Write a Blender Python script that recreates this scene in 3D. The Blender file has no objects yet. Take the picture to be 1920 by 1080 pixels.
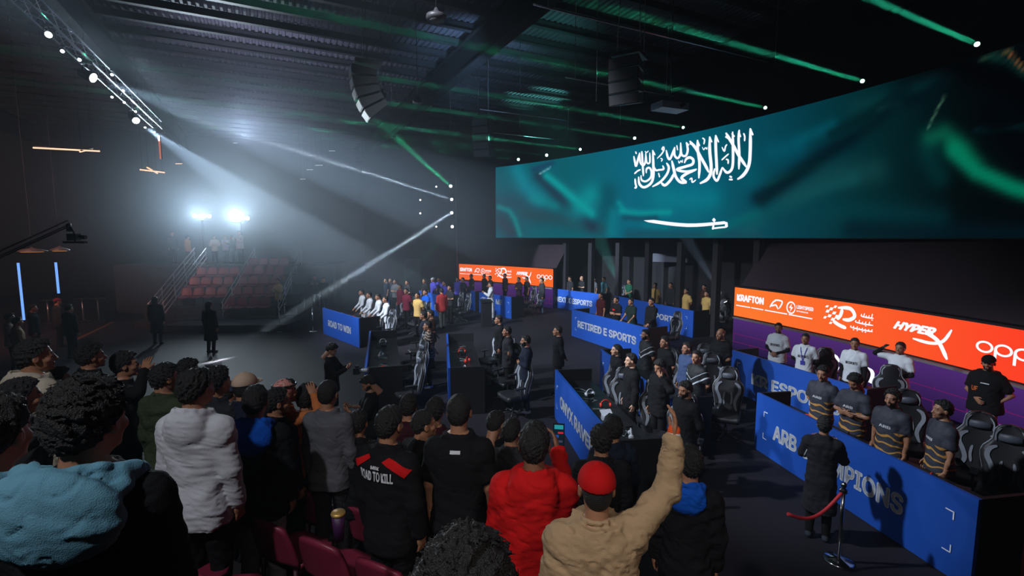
import bpy, bmesh, math, random
import numpy as np
from mathutils import Vector, Matrix
from mathutils.bvhtree import BVHTree

SC = bpy.context.scene
COL = SC.collection
R = random.Random(7)

# ------------------------------------------------------------------ camera
CAM_H, FPX = 3.9, 914.0
TILT = math.atan(95 / FPX)
cam = bpy.data.cameras.new('camera')
cam.sensor_width = 36.0
cam.lens = FPX / 1920 * 36.0
cam.clip_end = 200
camo = bpy.data.objects.new('camera', cam)
COL.objects.link(camo)
camo.location = (0, 0, CAM_H)
camo.rotation_euler = (math.pi / 2 - TILT, 0, 0)
SC.camera = camo

# ------------------------------------------------------------------ view, world
SC.view_settings.view_transform = 'Standard'
SC.view_settings.look = 'None'
SC.view_settings.gamma = 1.0
SC.view_settings.use_curve_mapping = False
SC.view_settings.exposure = 0.0
w = bpy.data.worlds.new('dark_hall')
SC.world = w
w.use_nodes = True
w.node_tree.nodes['Background'].inputs[0].default_value = (0.5, 0.55, 0.8, 1)
w.node_tree.nodes['Background'].inputs[1].default_value = 0.001
SC.cycles.max_bounces = 4
SC.cycles.diffuse_bounces = 2
SC.cycles.glossy_bounces = 2
SC.cycles.transmission_bounces = 2
SC.cycles.volume_bounces = 0
SC.cycles.sample_clamp_indirect = 2.0
SC.cycles.caustics_reflective = False
SC.cycles.caustics_refractive = False

def look(o, target):
    d = Vector(target) - o.location
    o.rotation_euler = d.to_track_quat('-Z', 'Y').to_euler()

def spot(name, loc, target, power, deg, blend=0.2, color=(1, 1, 1), size=0.08):
    l = bpy.data.lights.new(name, 'SPOT')
    l.energy = power; l.spot_size = math.radians(deg); l.spot_blend = blend
    l.color = color; l.shadow_soft_size = size
    o = bpy.data.objects.new(name, l); COL.objects.link(o)
    o.location = loc; look(o, target)
    return o

def area(name, loc, target, power, sx, sy, color=(1, 1, 1), spread=180):
    l = bpy.data.lights.new(name, 'AREA')
    l.energy = power; l.shape = 'RECTANGLE'; l.size = sx; l.size_y = sy
    l.color = color; l.spread = math.radians(spread)
    o = bpy.data.objects.new(name, l); COL.objects.link(o)
    o.location = loc; look(o, target)
    return o

COOL = (0.78, 0.88, 1.0)
GREEN = (0.05, 1.0, 0.45)
# stage wash hung on the left lighting truss, bar two free lamps higher up (lights players from the left)
spot('stage_wash_light', (-9.5, 8.0, 8.6), (3.0, 12.5, 0.9), 6200, 42, 0.6, COOL, 0.3)
spot('stage_wash_light', (-9.9, 11.0, 8.6), (0.5, 19.0, 0.9), 7000, 46, 0.6, COOL, 0.3)
spot('stage_wash_light', (-7.8, 6.4, 10.8), (5.6, 8.0, 0.9), 6400, 26, 0.6, COOL, 0.3)  # raised above the truss so crowd shadows fall lower
spot('stage_wash_light', (-9.9, 13.0, 8.6), (-4.0, 20.5, 0.9), 5600, 46, 0.6, COOL, 0.3)
spot('stage_wash_light', (-4.0, 7.5, 10.4), (3.0, 20.5, 0.9), 3300, 56, 0.6, COOL, 0.3)  # unseen lamp added off the truss to brighten the far stage
# audience wash: house lamps over the tiered seats
spot('house_lamp_light', (-3.4, -2.6, 9.4), (-1.4, 3.2, 2.6), 1150, 52, 0.7, (0.92, 0.95, 1.0), 0.25)
spot('house_lamp_light', (1.2, -3.0, 7.2), (0.7, 2.7, 2.4), 420, 34, 0.7, (1.0, 0.93, 0.86), 0.25)

# ------------------------------------------------------------------ photo-ray helpers (place real things on real planes)
_c, _s = math.cos(TILT), math.sin(TILT)
def ray(u, v):
    x = (u - 960) / FPX; y = -(v - 540) / FPX
    return Vector((x, _c + y * _s, -_s + y * _c))
def atz(u, v, z):
    r = ray(u, v); t = (z - CAM_H) / r.z
    return Vector((r.x * t, r.y * t, z))
def atd(u, v, Y):
    r = ray(u, v); t = Y / r.y
    return Vector((r.x * t, Y, CAM_H + r.z * t))

# ------------------------------------------------------------------ materials
MATS = {}
def mat(name, color=(0.5, 0.5, 0.5), rough=0.6, metal=0.0, emit=None, estr=1.0, bump=0.0, bscale=40.0, var=0.0, vscale=6.0, spec=0.5):
    if name in MATS: return MATS[name]
    m = bpy.data.materials.new(name); m.use_nodes = True
    nt = m.node_tree; N = nt.nodes; L = nt.links
    b = N['Principled BSDF']
    b.inputs['Base Color'].default_value = (*color, 1)
    b.inputs['Roughness'].default_value = rough
    b.inputs['Metallic'].default_value = metal
    b.inputs['Specular IOR Level'].default_value = spec
    if emit:
        b.inputs['Emission Color'].default_value = (*emit, 1)
        b.inputs['Emission Strength'].default_value = estr
    if var or bump:
        tc = N.new('ShaderNodeTexCoord')
    if var:
        nz = N.new('ShaderNodeTexNoise'); nz.inputs['Scale'].default_value = vscale
        L.new(tc.outputs['Object'], nz.inputs['Vector'])
        mx = N.new('ShaderNodeMix'); mx.data_type = 'RGBA'
        mx.inputs[6].default_value = (*[c * (1 - var) for c in color], 1)
        mx.inputs[7].default_value = (*[min(1, c * (1 + var)) for c in color], 1)
        L.new(nz.outputs['Fac'], mx.inputs[0]); L.new(mx.outputs[2], b.inputs['Base Color'])
    if bump:
        n2 = N.new('ShaderNodeTexNoise'); n2.inputs['Scale'].default_value = bscale; n2.inputs['Detail'].default_value = 3
        L.new(tc.outputs['Object'], n2.inputs['Vector'])
        bp = N.new('ShaderNodeBump'); bp.inputs['Strength'].default_value = bump; bp.inputs['Distance'].default_value = 0.01
        L.new(n2.outputs['Fac'], bp.inputs['Height']); L.new(bp.outputs['Normal'], b.inputs['Normal'])
    MATS[name] = m
    return m

def emis(name, color, strength=1.0):
    if name in MATS: return MATS[name]
    m = bpy.data.materials.new(name); m.use_nodes = True
    nt = m.node_tree; N = nt.nodes
    N.remove(N['Principled BSDF'])
    e = N.new('ShaderNodeEmission'); e.inputs[0].default_value = (*color, 1); e.inputs[1].default_value = strength
    nt.links.new(e.outputs[0], N['Material Output'].inputs[0])
    MATS[name] = m
    return m

def srgb(r, g, b):
    f = lambda c: (c / 255 / 12.92) if c <= 10 else ((c / 255 + 0.055) / 1.055) ** 2.4
    return (f(r), f(g), f(b))

# ------------------------------------------------------------------ mesh collecting
class MB:
    def __init__(s): s.v = []; s.f = []; s.mi = []; s.sm = []
    def add(s, vs, fs, mi=0, smooth=False):
        o = len(s.v); s.v += [tuple(p) for p in vs]
        s.f += [[i + o for i in f] for f in fs]; s.mi += [mi] * len(fs); s.sm += [smooth] * len(fs)
        return s
    def box(s, c, size, rot=None, mi=0):
        hx, hy, hz = size[0] / 2, size[1] / 2, size[2] / 2
        vs = [Vector((x, y, z)) for x in (-hx, hx) for y in (-hy, hy) for z in (-hz, hz)]
        if rot is not None:
            M = rot if isinstance(rot, Matrix) else Matrix.Rotation(rot, 3, 'Z')
            vs = [M @ p for p in vs]
        c = Vector(c)
        return s.add([p + c for p in vs], [[0, 1, 3, 2], [4, 6, 7, 5], [0, 4, 5, 1], [2, 3, 7, 6], [0, 2, 6, 4], [1, 5, 7, 3]], mi)
    def tube(s, pts, r, n=8, mi=0, r2=None, caps=True):
        pts = [Vector(p) for p in pts]; m = len(pts); vs = []
        rs = [r if r2 is None else r + (r2 - r) * i / (m - 1) for i in range(m)] if not isinstance(r, (list, tuple)) else r
        a = None
        for i, p in enumerate(pts):
            d = (pts[min(i + 1, m - 1)] - pts[max(i - 1, 0)])
            if d.length < 1e-9: d = Vector((0, 0, 1))
            d.normalize()
            if a is None:
                a = d.cross(Vector((0, 0, 1)))
                if a.length < 0.1: a = d.cross(Vector((1, 0, 0)))
            else:
                a = a - d * a.dot(d)
            a.normalize(); b = d.cross(a)
            for k in range(n):
                t = 2 * math.pi * k / n
                vs.append(p + (a * math.cos(t) + b * math.sin(t)) * rs[i])
        fs = [[i * n + k, i * n + (k + 1) % n, (i + 1) * n + (k + 1) % n, (i + 1) * n + k] for i in range(m - 1) for k in range(n)]
        s.add(vs, fs, mi, n > 5)
        if caps:
            o = len(s.v) - len(vs)
            s.f += [[o + k for k in range(n)][::-1], [o + (m - 1) * n + k for k in range(n)]]
            s.mi += [mi, mi]; s.sm += [False, False]
        return s
    def lathe(s, prof, c=(0, 0, 0), n=20, M=None, mi=0):
        vs = []; c = Vector(c)
        for (r, z) in prof:
            for k in range(n):
                t = 2 * math.pi * k / n; p = Vector((r * math.cos(t), r * math.sin(t), z))
                if M is not None: p = M @ p
                vs.append(p + c)
        m = len(prof)
        fs = [[i * n + k, i * n + (k + 1) % n, (i + 1) * n + (k + 1) % n, (i + 1) * n + k] for i in range(m - 1) for k in range(n)]
        fs += [[k for k in range(n)][::-1], [(m - 1) * n + k for k in range(n)]]
        return s.add(vs, fs, mi, True)
    def prism(s, poly, f0, f1, mi=0):
        """poly in 2D, f0/f1 map (x,y)->3D for both faces"""
        n = len(poly)
        vs = [f0(*p) for p in poly] + [f1(*p) for p in poly]
        fs = [list(range(n))[::-1], [n + i for i in range(n)]] + [[i, (i + 1) % n, n + (i + 1) % n, n + i] for i in range(n)]
        return s.add(vs, fs, mi)
    def build(s, name, m=None, parent=None, loc=None, rz=0.0):
        me = bpy.data.meshes.new(name)
        me.from_pydata(s.v, [], s.f)
        me.polygons.foreach_set('material_index', s.mi); me.polygons.foreach_set('use_smooth', s.sm)
        for x in (m if isinstance(m, (list, tuple)) else [m]):
            if x: me.materials.append(x)
        me.update()
        return link(name, me, parent, loc, rz)

def link(name, me, parent=None, loc=None, rz=0.0):
    o = bpy.data.objects.new(name, me); COL.objects.link(o)
    if parent: o.parent = parent
    if loc is not None: o.location = loc
    if rz: o.rotation_euler = (0, 0, rz)
    return o

def tag(o, label=None, cat=None, group=None, kind=None):
    if label: o['label'] = label
    if cat: o['category'] = cat
    if group: o['group'] = group
    if kind: o['kind'] = kind
    return o
def thing(name, label, cat, loc=(0, 0, 0), rz=0.0, group=None):
    o = link(name, None, None, loc, rz)
    return tag(o, label, cat, group)
def struct(name, mb, m, label=None):
    o = mb.build(name, m); tag(o, label, None, None, 'structure'); return o
KIDS = {}
def kids(o):
    return list(o.children)
def copy_tree(o, parent=None):
    c = o.copy(); COL.objects.link(c)
    c.parent = parent
    for ch in kids(o): copy_tree(ch, c)
    return c

FONT = [None]
try:
    import os
    _f = os.path.join(bpy.utils.system_resource('DATAFILES'), 'fonts', 'Inter.woff2')   # Blender's own interface typeface
    if os.path.exists(_f): FONT[0] = bpy.data.fonts.load(_f)
except Exception: pass
def text_mesh(txt, bold=0.0, shear=0.0, spacing=1.0, extrude=0.0):
    cu = bpy.data.curves.new('t', 'FONT'); cu.body = txt; cu.size = 1.0
    cu.offset = bold;
    if FONT[0]: cu.font = FONT[0]
    cu.shear = shear; cu.space_character = spacing
    cu.resolution_u = 3; cu.extrude = extrude
    o = bpy.data.objects.new('t', cu); COL.objects.link(o)
    dg = bpy.context.evaluated_depsgraph_get(); dg.update()
    me = bpy.data.meshes.new_from_object(o.evaluated_get(dg))
    V = np.array([v.co[:] for v in me.vertices]); F = [list(p.vertices) for p in me.polygons]
    bpy.data.objects.remove(o); bpy.data.curves.remove(cu); bpy.data.meshes.remove(me)
    lo, hi = V.min(0), V.max(0)
    return V, F, lo, hi

def text_on(name, txt, fmap, x0, x1, y0, y1, m, parent, bold=0.02, shear=0.0, spacing=1.0, sub=None):
    """letters mapped to a surface: fmap(x,y,depth)->3D, fitted to the box x0..x1,y0..y1"""
    V, F, lo, hi = text_mesh(txt, 0, shear, spacing, 0)
    n0 = len(V); b_ = bold * 1.2; Vs = [V]; Fs = list(F)
    for q_, (dx_, dy_) in enumerate(((b_, 0), (-b_, 0), (0, b_ * .8), (0, -b_ * .8), (b_ * .7, b_ * .6), (-b_ * .7, b_ * .6), (b_ * .7, -b_ * .6), (-b_ * .7, -b_ * .6))):
        Vs.append(V + np.array([dx_, dy_, 0])); Fs += [[i_ + n0 * (q_ + 1) for i_ in f_] for f_ in F]
    V = np.concatenate(Vs); F = Fs; lo, hi = V.min(0), V.max(0)
    X = x0 + (V[:, 0] - lo[0]) / (hi[0] - lo[0]) * (x1 - x0)
    Y = y0 + (V[:, 1] - lo[1]) / (hi[1] - lo[1]) * (y1 - y0)
    D = (V[:, 2] > 0).astype(float)
    b = MB(); b.add([fmap(x, y, d) for x, y, d in zip(X, Y, D)], F)
    return b.build(name, m, parent)

def ribbon(mb, pts, wd, f, mi=0):
    """flat stroke through 2D pts with width (tapered ends), mapped by f(x,y)->3D"""
    P = [Vector(p) for p in pts]
    Q = []
    for i in range(len(P) - 1):   # catmull-rom
        p0 = P[max(i - 1, 0)]; p1 = P[i]; p2 = P[i + 1]; p3 = P[min(i + 2, len(P) - 1)]
        for k in range(6):
            t = k / 6
            Q.append(0.5 * ((2 * p1) + (p2 - p0) * t + (2 * p0 - 5 * p1 + 4 * p2 - p3) * t * t + (3 * p1 - p0 - 3 * p2 + p3) * t ** 3))
    Q.append(P[-1]); n = len(Q); vs = []
    for i, q in enumerate(Q):
        d = Q[min(i + 1, n - 1)] - Q[max(i - 1, 0)]
        if d.length < 1e-6: d = Vector((1, 0))
        d.normalize(); nn = Vector((-d.y, d.x))
        t = i / (n - 1); ww = wd / 2 * (0.45 + 0.55 * min(1, 6 * min(t, 1 - t)))
        vs += [f(*(q + nn * ww)), f(*(q - nn * ww))]
    mb.add(vs, [[2 * i, 2 * i + 1, 2 * i + 3, 2 * i + 2] for i in range(n - 1)], mi)

# ================================================================== THE HALL
AX = Vector((-0.45, 0.893, 0)); CR = Vector((0.893, 0.45, 0))     # hall axis / across
HC = Vector((-2.0, 14.0, 0))
ROOFZ = 11.9
def hall(a, c, z): return HC + AX * a + CR * c + Vector((0, 0, z))
m_floor = mat('stage_vinyl', srgb(38, 35, 41), 0.7, var=0.25, vscale=0.7, bump=0.05, bscale=60, spec=.2)
m_floor2 = mat('hall_carpet', srgb(58, 46, 44), 0.8, var=0.2, vscale=1.2, bump=0.1, bscale=90)
m_black = mat('black_panel', (0.006, 0.006, 0.008), 0.6, var=0.3)
m_wall = mat('dark_wall', srgb(27, 25, 30), 0.85, var=0.25, vscale=0.5)
m_wallb = mat('brown_wall', srgb(62, 44, 40), 0.85, var=0.3, vscale=0.4)
m_steel = mat('dark_steel', (0.02, 0.021, 0.025), 0.45, 0.3, var=0.2)
m_beam = mat('painted_beam', (0.004, 0.004, 0.005), 0.8, spec=.1)
m_alu = mat('aluminium_truss', (0.55, 0.56, 0.6), 0.3, 0.9, var=0.1)
m_deck = mat('corrugated_deck', srgb(72, 71, 80), 0.5, 0.2, var=0.15, vscale=2)

b = MB()
vs = [hall(a, c, 0) for a in (-24, 32) for c in (-22, 24)]
b.add(vs, [[0, 1, 3, 2]])
struct('floor', b, m_floor)
# corrugated roof deck: ribs run along the hall axis
b = MB(); n = 0; prof = []
c = -22.0
while c < 24:
    prof += [(c, 0), (c + .09, 0), (c + .12, .06), (c + .21, .06)]; c += .24
for (cc, dz) in prof: b.v += [tuple(hall(-24, cc, ROOFZ + dz)), tuple(hall(32, cc, ROOFZ + dz))]
k = len(prof)
b.f = [[2 * i, 2 * i + 1, 2 * i + 3, 2 * i + 2] for i in range(k - 1)]; b.mi = [0] * (k - 1); b.sm = [False] * (k - 1)
struct('ceiling', b, m_deck)
for nm, p, q, mm in (('wall_left', (-24, -22), (32, -22), m_wallb), ('wall_back', (32, -22), (32, 24), m_wall), ('wall_right', (32, 24), (-24, 24), m_wall), ('wall_front', (-24, 24), (-24, -22), m_wall)):
    b = MB(); a0 = hall(*p, 0); a1 = hall(*q, 0); d = (a1 - a0).normalized(); nn = Vector((-d.y, d.x, 0)) * -0.15
    vs = [a0, a1, a1 + Vector((0, 0, 12.1)), a0 + Vector((0, 0, 12.1))]
    b.add(vs + [p_ + nn for p_ in vs], [[0, 1, 2, 3], [7, 6, 5, 4], [3, 2, 6, 7]])
    struct(nm, b, mm)
def rotx(d):   # 3x3 with X along d
    d = Vector(d).normalized(); z = Vector((0, 0, 1)); y = z.cross(d).normalized(); z = d.cross(y)
    return Matrix((d, y, z)).transposed()
# purlins, across
i = 0; a = -15.0
while a < 32:
    b = MB(); b.box(hall(a, 1, ROOFZ - .16), (45.5, .09, .26), rotx(CR))
    b.box(hall(a, 1, ROOFZ - .29), (45.5, .2, .02), rotx(CR))
    i += 1; struct('trim_%d' % i, b, m_steel); a += 1.5
# deep girders, along the axis
for c in (-18.5, -9.6, 3.0, 12.2):
    b = MB(); b.box(hall(4, c, ROOFZ - .85), (56, .12, 1.1), rotx(AX)); b.box(hall(4, c, ROOFZ - 1.4), (56, .42, .06), rotx(AX)); b.box(hall(4, c, ROOFZ - .32), (56, .42, .06), rotx(AX))
    i += 1; struct('trim_%d' % i, b, m_beam)

# ------------------------------------------------------------------ curved screens
WC = Vector((-18.07 * 1.22, 5.05 * 1.22 - 0.2, 0)); WR = 26.0 * 1.22     # lower LED wall circle
def circ_fit(pts):
    A = np.array([[2 * x, 2 * y, 1] for x, y in pts]); q = np.array([x * x + y * y for x, y in pts])
    s_ = np.linalg.lstsq(A, q, rcond=None)[0]
    return Vector((s_[0], s_[1], 0)), math.sqrt(s_[2] + s_[0] ** 2 + s_[1] ** 2)
LC, LR = circ_fit([(-.96, 29.4), (2.04, 25.2), (6.84, 19.6), (8.3, 16.9), (9.1, 15.6), (10.1, 12.7), (10.7, 10.2)])
LZ0, LZ1 = 3.88, 7.93
def hit(C, rad, u, v=540):
    """pixel ray against the standing cylinder (seen from inside) -> angle, z"""
    r = ray(u, v); d = Vector((r.x, r.y)); o = -Vector((C.x, C.y))
    A = d.dot(d); B = 2 * d.dot(o); Cc = o.dot(o) - rad * rad
    t = (-B + math.sqrt(max(0, B * B - 4 * A * Cc))) / (2 * A)
    p = Vector((r.x * t, r.y * t)) - Vector((C.x, C.y))
    return math.atan2(p.y, p.x), CAM_H + r.z * t
def cyl(C, rad, ang, z, inset=0.0):
    return Vector((C.x + (rad - inset) * math.cos(ang), C.y + (rad - inset) * math.sin(ang), z))

# --- the big flag screen
a_l = hit(LC, LR, 930)[0]; a_r = hit(LC, LR, 1920)[0] - 0.10
led = thing('led_screen', 'huge curved video wall showing a dark green flag with white script and sword', 'screen')
NU, NV = 420, 46
G = np.linspace(a_l, a_r, NU); Z = np.linspace(LZ0, LZ1, NV)
m = bpy.data.materials.new('flag_picture'); m.use_nodes = True
nt = m.node_tree; nt.nodes.remove(nt.nodes['Principled BSDF'])
at = nt.nodes.new('ShaderNodeAttribute'); at.attribute_name = 'picture'
em = nt.nodes.new('ShaderNodeEmission'); em.inputs[1].default_value = 1.0
nt.links.new(at.outputs['Color'], em.inputs[0]); nt.links.new(em.outputs[0], nt.nodes['Material Output'].inputs[0])
vs = []; uvp = []
for a in G:
    for z in Z:
        p = cyl(LC, LR, a, z); vs.append(p)
        d = p - Vector((0, 0, CAM_H)); dep = d.y * _c - d.z * _s; up = d.y * _s + d.z * _c
        uvp.append((960 + FPX * d.x / dep, 540 - FPX * up / dep) if dep > .1 else (4000, 300))
U = np.array(uvp)
# the cloth folds of the flag animation, as shown on the screen
base = [(930, (4, 84, 98)), (1060, (2, 88, 100)), (1180, (0, 96, 118)), (1300, (2, 94, 112)), (1400, (6, 72, 88)), (1500, (4, 58, 70)), (1620, (4, 42, 46)), (1700, (3, 30, 34)), (1790, (0, 12, 15)), (1960, (0, 6, 9)), (2600, (0, 6, 9))]
bx = [q[0] for q in base]
IM = np.stack([np.interp(U[:, 0], bx, [q[1][k] for q in base]) for k in range(3)], 1)
def stroke(pts, col, wd, al=1.0):
    global IM
    best = np.full(len(U), 1e9)
    for i in range(len(pts) - 1):
        a_ = np.array(pts[i], float); b_ = np.array(pts[i + 1], float); ab = b_ - a_
        t = np.clip(((U - a_) @ ab) / (ab @ ab), 0, 1)
        dd = np.linalg.norm(U - (a_ + t[:, None] * ab), axis=1); best = np.minimum(best, dd)
    wgt = (al * np.exp(-(best / wd) ** 2))[:, None]
    IM = IM * (1 - wgt) + np.array(col, float) * wgt
for st in [
    ([(935, 385), (985, 375), (1010, 395)], (36, 62, 78), 22, .7), ([(985, 400), (1050, 410), (1130, 430)], (34, 66, 76), 16, .8),
    ([(940, 415), (960, 435)], (38, 52, 66), 18, .9), ([(970, 320), (985, 350), (1010, 372)], (0, 122, 138), 16, .8),
    ([(1000, 372), (1040, 385)], (0, 126, 130), 10, .6), ([(935, 388), (955, 395), (965, 410), (975, 440)], (0, 118, 122), 5, .9),
    ([(1010, 330), (1040, 360), (1080, 400), (1110, 425)], (30, 48, 66), 10, .9), ([(1025, 330), (1050, 350), (1085, 380), (1110, 400)], (0, 150, 150), 8, .85),
    ([(1110, 365), (1085, 392)], (0, 138, 142), 22, .75), ([(1240, 370), (1330, 372)], (0, 122, 134), 24, .6), ([(1260, 300), (1300, 330)], (0, 98, 132), 40, .5), ([(1000, 318), (1035, 306)], (28, 60, 88), 5, .8), ([(1012, 326), (1032, 314)], (120, 170, 180), 1.6, .8),
    ([(1140, 360), (1140, 400)], (4, 70, 84), 18, .7), ([(1160, 380), (1170, 395)], (0, 140, 146), 5, .7), ([(1165, 396), (1200, 400), (1255, 398)], (0, 140, 142), 6, .85),
    ([(1170, 408), (1200, 410), (1230, 408)], (20, 66, 82), 5, .8), ([(1150, 400), (1145, 435)], (0, 120, 132), 12, .6), ([(1180, 440), (1300, 440), (1420, 440)], (24, 66, 78), 12, .7),
    ([(1210, 422), (1250, 426)], (0, 110, 124), 6, .7), ([(1420, 400), (1330, 436)], (0, 100, 100), 10, .5), ([(1390, 300), (1420, 360)], (0, 96, 110), 26, .4),
    ([(1420, 370), (1480, 335), (1540, 290), (1600, 260)], (2, 30, 42), 16, .8), ([(1500, 262), (1560, 235)], (0, 84, 98), 12, .6), ([(1450, 285), (1490, 275)], (0, 88, 108), 20, .5),
    ([(1400, 430), (1450, 395), (1520, 360), (1600, 335)], (14, 84, 88), 14, .5), ([(1480, 370), (1560, 330), (1640, 320)], (22, 72, 74), 26, .5),
    ([(1440, 345), (1540, 305)], (8, 76, 66), 6, .4), ([(1600, 200), (1700, 170), (1780, 140)], (10, 58, 62), 12, .5), ([(1560, 250), (1640, 210), (1690, 160)], (4, 28, 32), 10, .7),
    ([(1650, 205), (1690, 190)], (26, 66, 66), 6, .5), ([(1700, 190), (1740, 180), (1790, 130)], (2, 20, 26), 14, .8), ([(1740, 240), (1755, 210), (1772, 178)], (70, 104, 84), 2, .8),
    ([(1745, 260), (1770, 250), (1800, 280)], (12, 100, 76), 20, .7), ([(1790, 280), (1830, 320), (1900, 352), (1960, 370)], (2, 118, 88), 13, .8), ([(1790, 270), (1830, 300)], (4, 104, 72), 20, .5),
    ([(1830, 245), (1920, 238)], (2, 42, 48), 5, .8), ([(1850, 280), (1940, 290)], (2, 10, 14), 14, .9), ([(1450, 400), (1600, 400), (1760, 410)], (4, 62, 70), 26, .45),
    ([(1600, 430), (1920, 440)], (2, 24, 34), 22, .7), ([(1700, 120), (1760, 108), (1840, 140), (1930, 175), (1990, 190)], (0, 4, 6), 34, .93), ([(1850, 215), (1930, 300)], (0, 6, 9), 30, .8), ([(1790, 285), (1830, 322), (1900, 352), (1960, 370)], (2, 112, 84), 16, .8), ([(1740, 290), (1760, 330)], (2, 60, 62), 24, .5), ([(1430, 375), (1500, 325), (1580, 270), (1650, 225), (1700, 165)], (1, 20, 26), 13, .6), ([(1840, 112), (1870, 98), (1895, 96)], (40, 66, 50), 4, .7), ([(1885, 98), (1900, 104), (1912, 122), (1925, 132)], (150, 84, 44), 2.6, .85), ([(1860, 108), (1890, 112), (1925, 140)], (16, 52, 46), 8, .7)]:
    stroke(*st)
S = np.clip(IM * 1.07 - 4, 0, 255) / 255; S = np.where(S <= .04045, S / 12.92, ((S + .055) / 1.055) ** 2.4)
me = bpy.data.meshes.new('flag_picture')
me.from_pydata([tuple(p) for p in vs], [], [[i * NV + j, (i + 1) * NV + j, (i + 1) * NV + j + 1, i * NV + j + 1] for i in range(NU - 1) for j in range(NV - 1)])
ca = me.color_attributes.new('picture', 'FLOAT_COLOR', 'POINT')
ca.data.foreach_set('color', np.concatenate([S, np.ones((len(S), 1))], 1).astype(np.float32).ravel())
me.materials.append(m); link('screen_picture', me, led)
def arc_shell(C, rad, a0, a1, z0, z1, thick, n=60):
    """a slab bent to the circle: front face at rad, back at rad+thick"""
    b = MB(); vs = []
    for k in range(n + 1):
        a = a0 + (a1 - a0) * k / n
        for (rr, zz) in ((rad, z0), (rad, z1), (rad + thick, z1), (rad + thick, z0)): vs.append(cyl(C, rr, a, zz))
    fs = [[4 * k + j, 4 * k + 4 + j, 4 * k + 4 + (j + 1) % 4, 4 * k + (j + 1) % 4] for k in range(n) for j in range(4)]
    fs += [[0, 1, 2, 3], [4 * n + 3, 4 * n + 2, 4 * n + 1, 4 * n]]
    b.add(vs, fs); return b
arc_shell(LC, LR + .03, a_l, a_r, LZ0 - .02, LZ1 + .02, .25).build('cabinet', m_black, led)
m_white_em = emis('screen_white', srgb(240, 242, 255), 1.15)
def led_xy(inset):
    def f(x, y, d=0):
        a, z = hit(LC, LR, x, y); return cyl(LC, LR, a, z, inset)
    return f
fm = led_xy(0.02)
def cal(x, y): return fm(1160 + x / 7.104, 220 + y / 7.104)
b = MB()
for pts, wd in [
    ([(1757, 160), (1760, 300), (1756, 480), (1745, 610), (1712, 705), (1655, 780), (1585, 826)], 44), ([(1755, 145), (1775, 195), (1795, 240)], 26),
    ([(1432, 205), (1470, 270), (1530, 370), (1600, 500), (1665, 600), (1708, 665)], 40), ([(1425, 255), (1470, 285)], 24),
    ([(1523, 190), (1527, 350), (1527, 600), (1505, 700), (1445, 735), (1385, 665)], 36), ([(1510, 215), (1550, 260)], 22), ([(1385, 665), (1350, 770), (1312, 845), (1268, 780), (1285, 680)], 32),
    ([(1612, 165), (1603, 300), (1612, 500), (1606, 695)], 34), ([(1600, 180), (1632, 265)], 20), ([(1668, 210), (1684, 255), (1682, 320)], 22),
    ([(1298, 235), (1298, 400), (1308, 600), (1315, 765)], 38), ([(1298, 240), (1338, 335)], 20),
    ([(1218, 255), (1218, 450), (1236, 640), (1228, 750), (1180, 830), (1085, 882)], 42), ([(1215, 255), (1248, 335)], 20),
    ([(950, 315), (1030, 410), (1100, 535), (1160, 640), (1205, 735)], 40), ([(950, 345), (1000, 370)], 26),
    ([(1055, 300), (1060, 450), (1082, 620), (1072, 815)], 36), ([(1050, 300), (1085, 385)], 20),
    ([(1118, 275), (1148, 300), (1138, 362)], 20), ([(1118, 395), (1138, 432), (1158, 405), (1178, 425), (1180, 395)], 14),
    ([(1380, 395), (1412, 452), (1428, 390), (1450, 360)], 20), ([(1375, 572), (1420, 530), (1472, 485)], 20), ([(1432, 560), (1462, 570), (1462, 622)], 22),
    ([(1480, 785), (1515, 800)], 26), ([(1472, 828), (1525, 830)], 24),
    ([(880, 610), (905, 555), (955, 535), (998, 568), (985, 625), (900, 655), (780, 695), (900, 722), (1045, 690)], 36), ([(1040, 695), (920, 745), (842, 808), (912, 862)], 38),
    ([(912, 872), (825, 862), (765, 790), (738, 690), (712, 575)], 38), ([(742, 745), (700, 830), (622, 905), (570, 870)], 36),
    ([(640, 605), (672, 670), (645, 760), (560, 860), (452, 925)], 32), ([(590, 640), (602, 690), (545, 700), (500, 705), (478, 660)], 26),
    ([(458, 435), (465, 600), (466, 780), (432, 880), (342, 932), (280, 885), (270, 790)], 34), ([(455, 440), (490, 505)], 20),
    ([(372, 745), (375, 690), (412, 672), (440, 720), (432, 800), (368, 852), (310, 835), (302, 770)], 28), ([(312, 450), (322, 600), (334, 785)], 28),
    ([(205, 515), (222, 600), (236, 650), (262, 560), (285, 470)], 28), ([(285, 480), (292, 600), (335, 640), (362, 580), (366, 470)], 26), ([(366, 480), (378, 600), (418, 600), (418, 470)], 24),
    ([(212, 755), (255, 715), (298, 695)], 22), ([(222, 815), (228, 880), (238, 930), (212, 942)], 26), ([(230, 455), (240, 490)], 18), ([(355, 450), (375, 470), (402, 445)], 14),
    ([(638, 435), (655, 520), (682, 560), (715, 500), (752, 395)], 30), ([(752, 400), (748, 500), (790, 545), (830, 480), (830, 335)], 30), ([(830, 400), (845, 500), (900, 510), (925, 430), (905, 330)], 30), ([(905, 335), (942, 375)], 18), ([(778, 370), (790, 440)], 17),
    ([(515, 550), (575, 490), (608, 430), (600, 395), (582, 425), (600, 440)], 20), ([(560, 545), (585, 560), (570, 590)], 16), ([(798, 575), (812, 610), (832, 580), (850, 600), (856, 562)], 14),
    ([(945, 832), (978, 812), (985, 865), (1035, 832)], 20), ([(535, 740), (550, 800)], 18)]:
    ribbon(b, pts, wd, cal)
b.build('flag_script', m_white_em, led)
b = MB()
sw = lambda x, y: fm(1180 + x / 9.14, 390 + y / 9.14)
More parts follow.
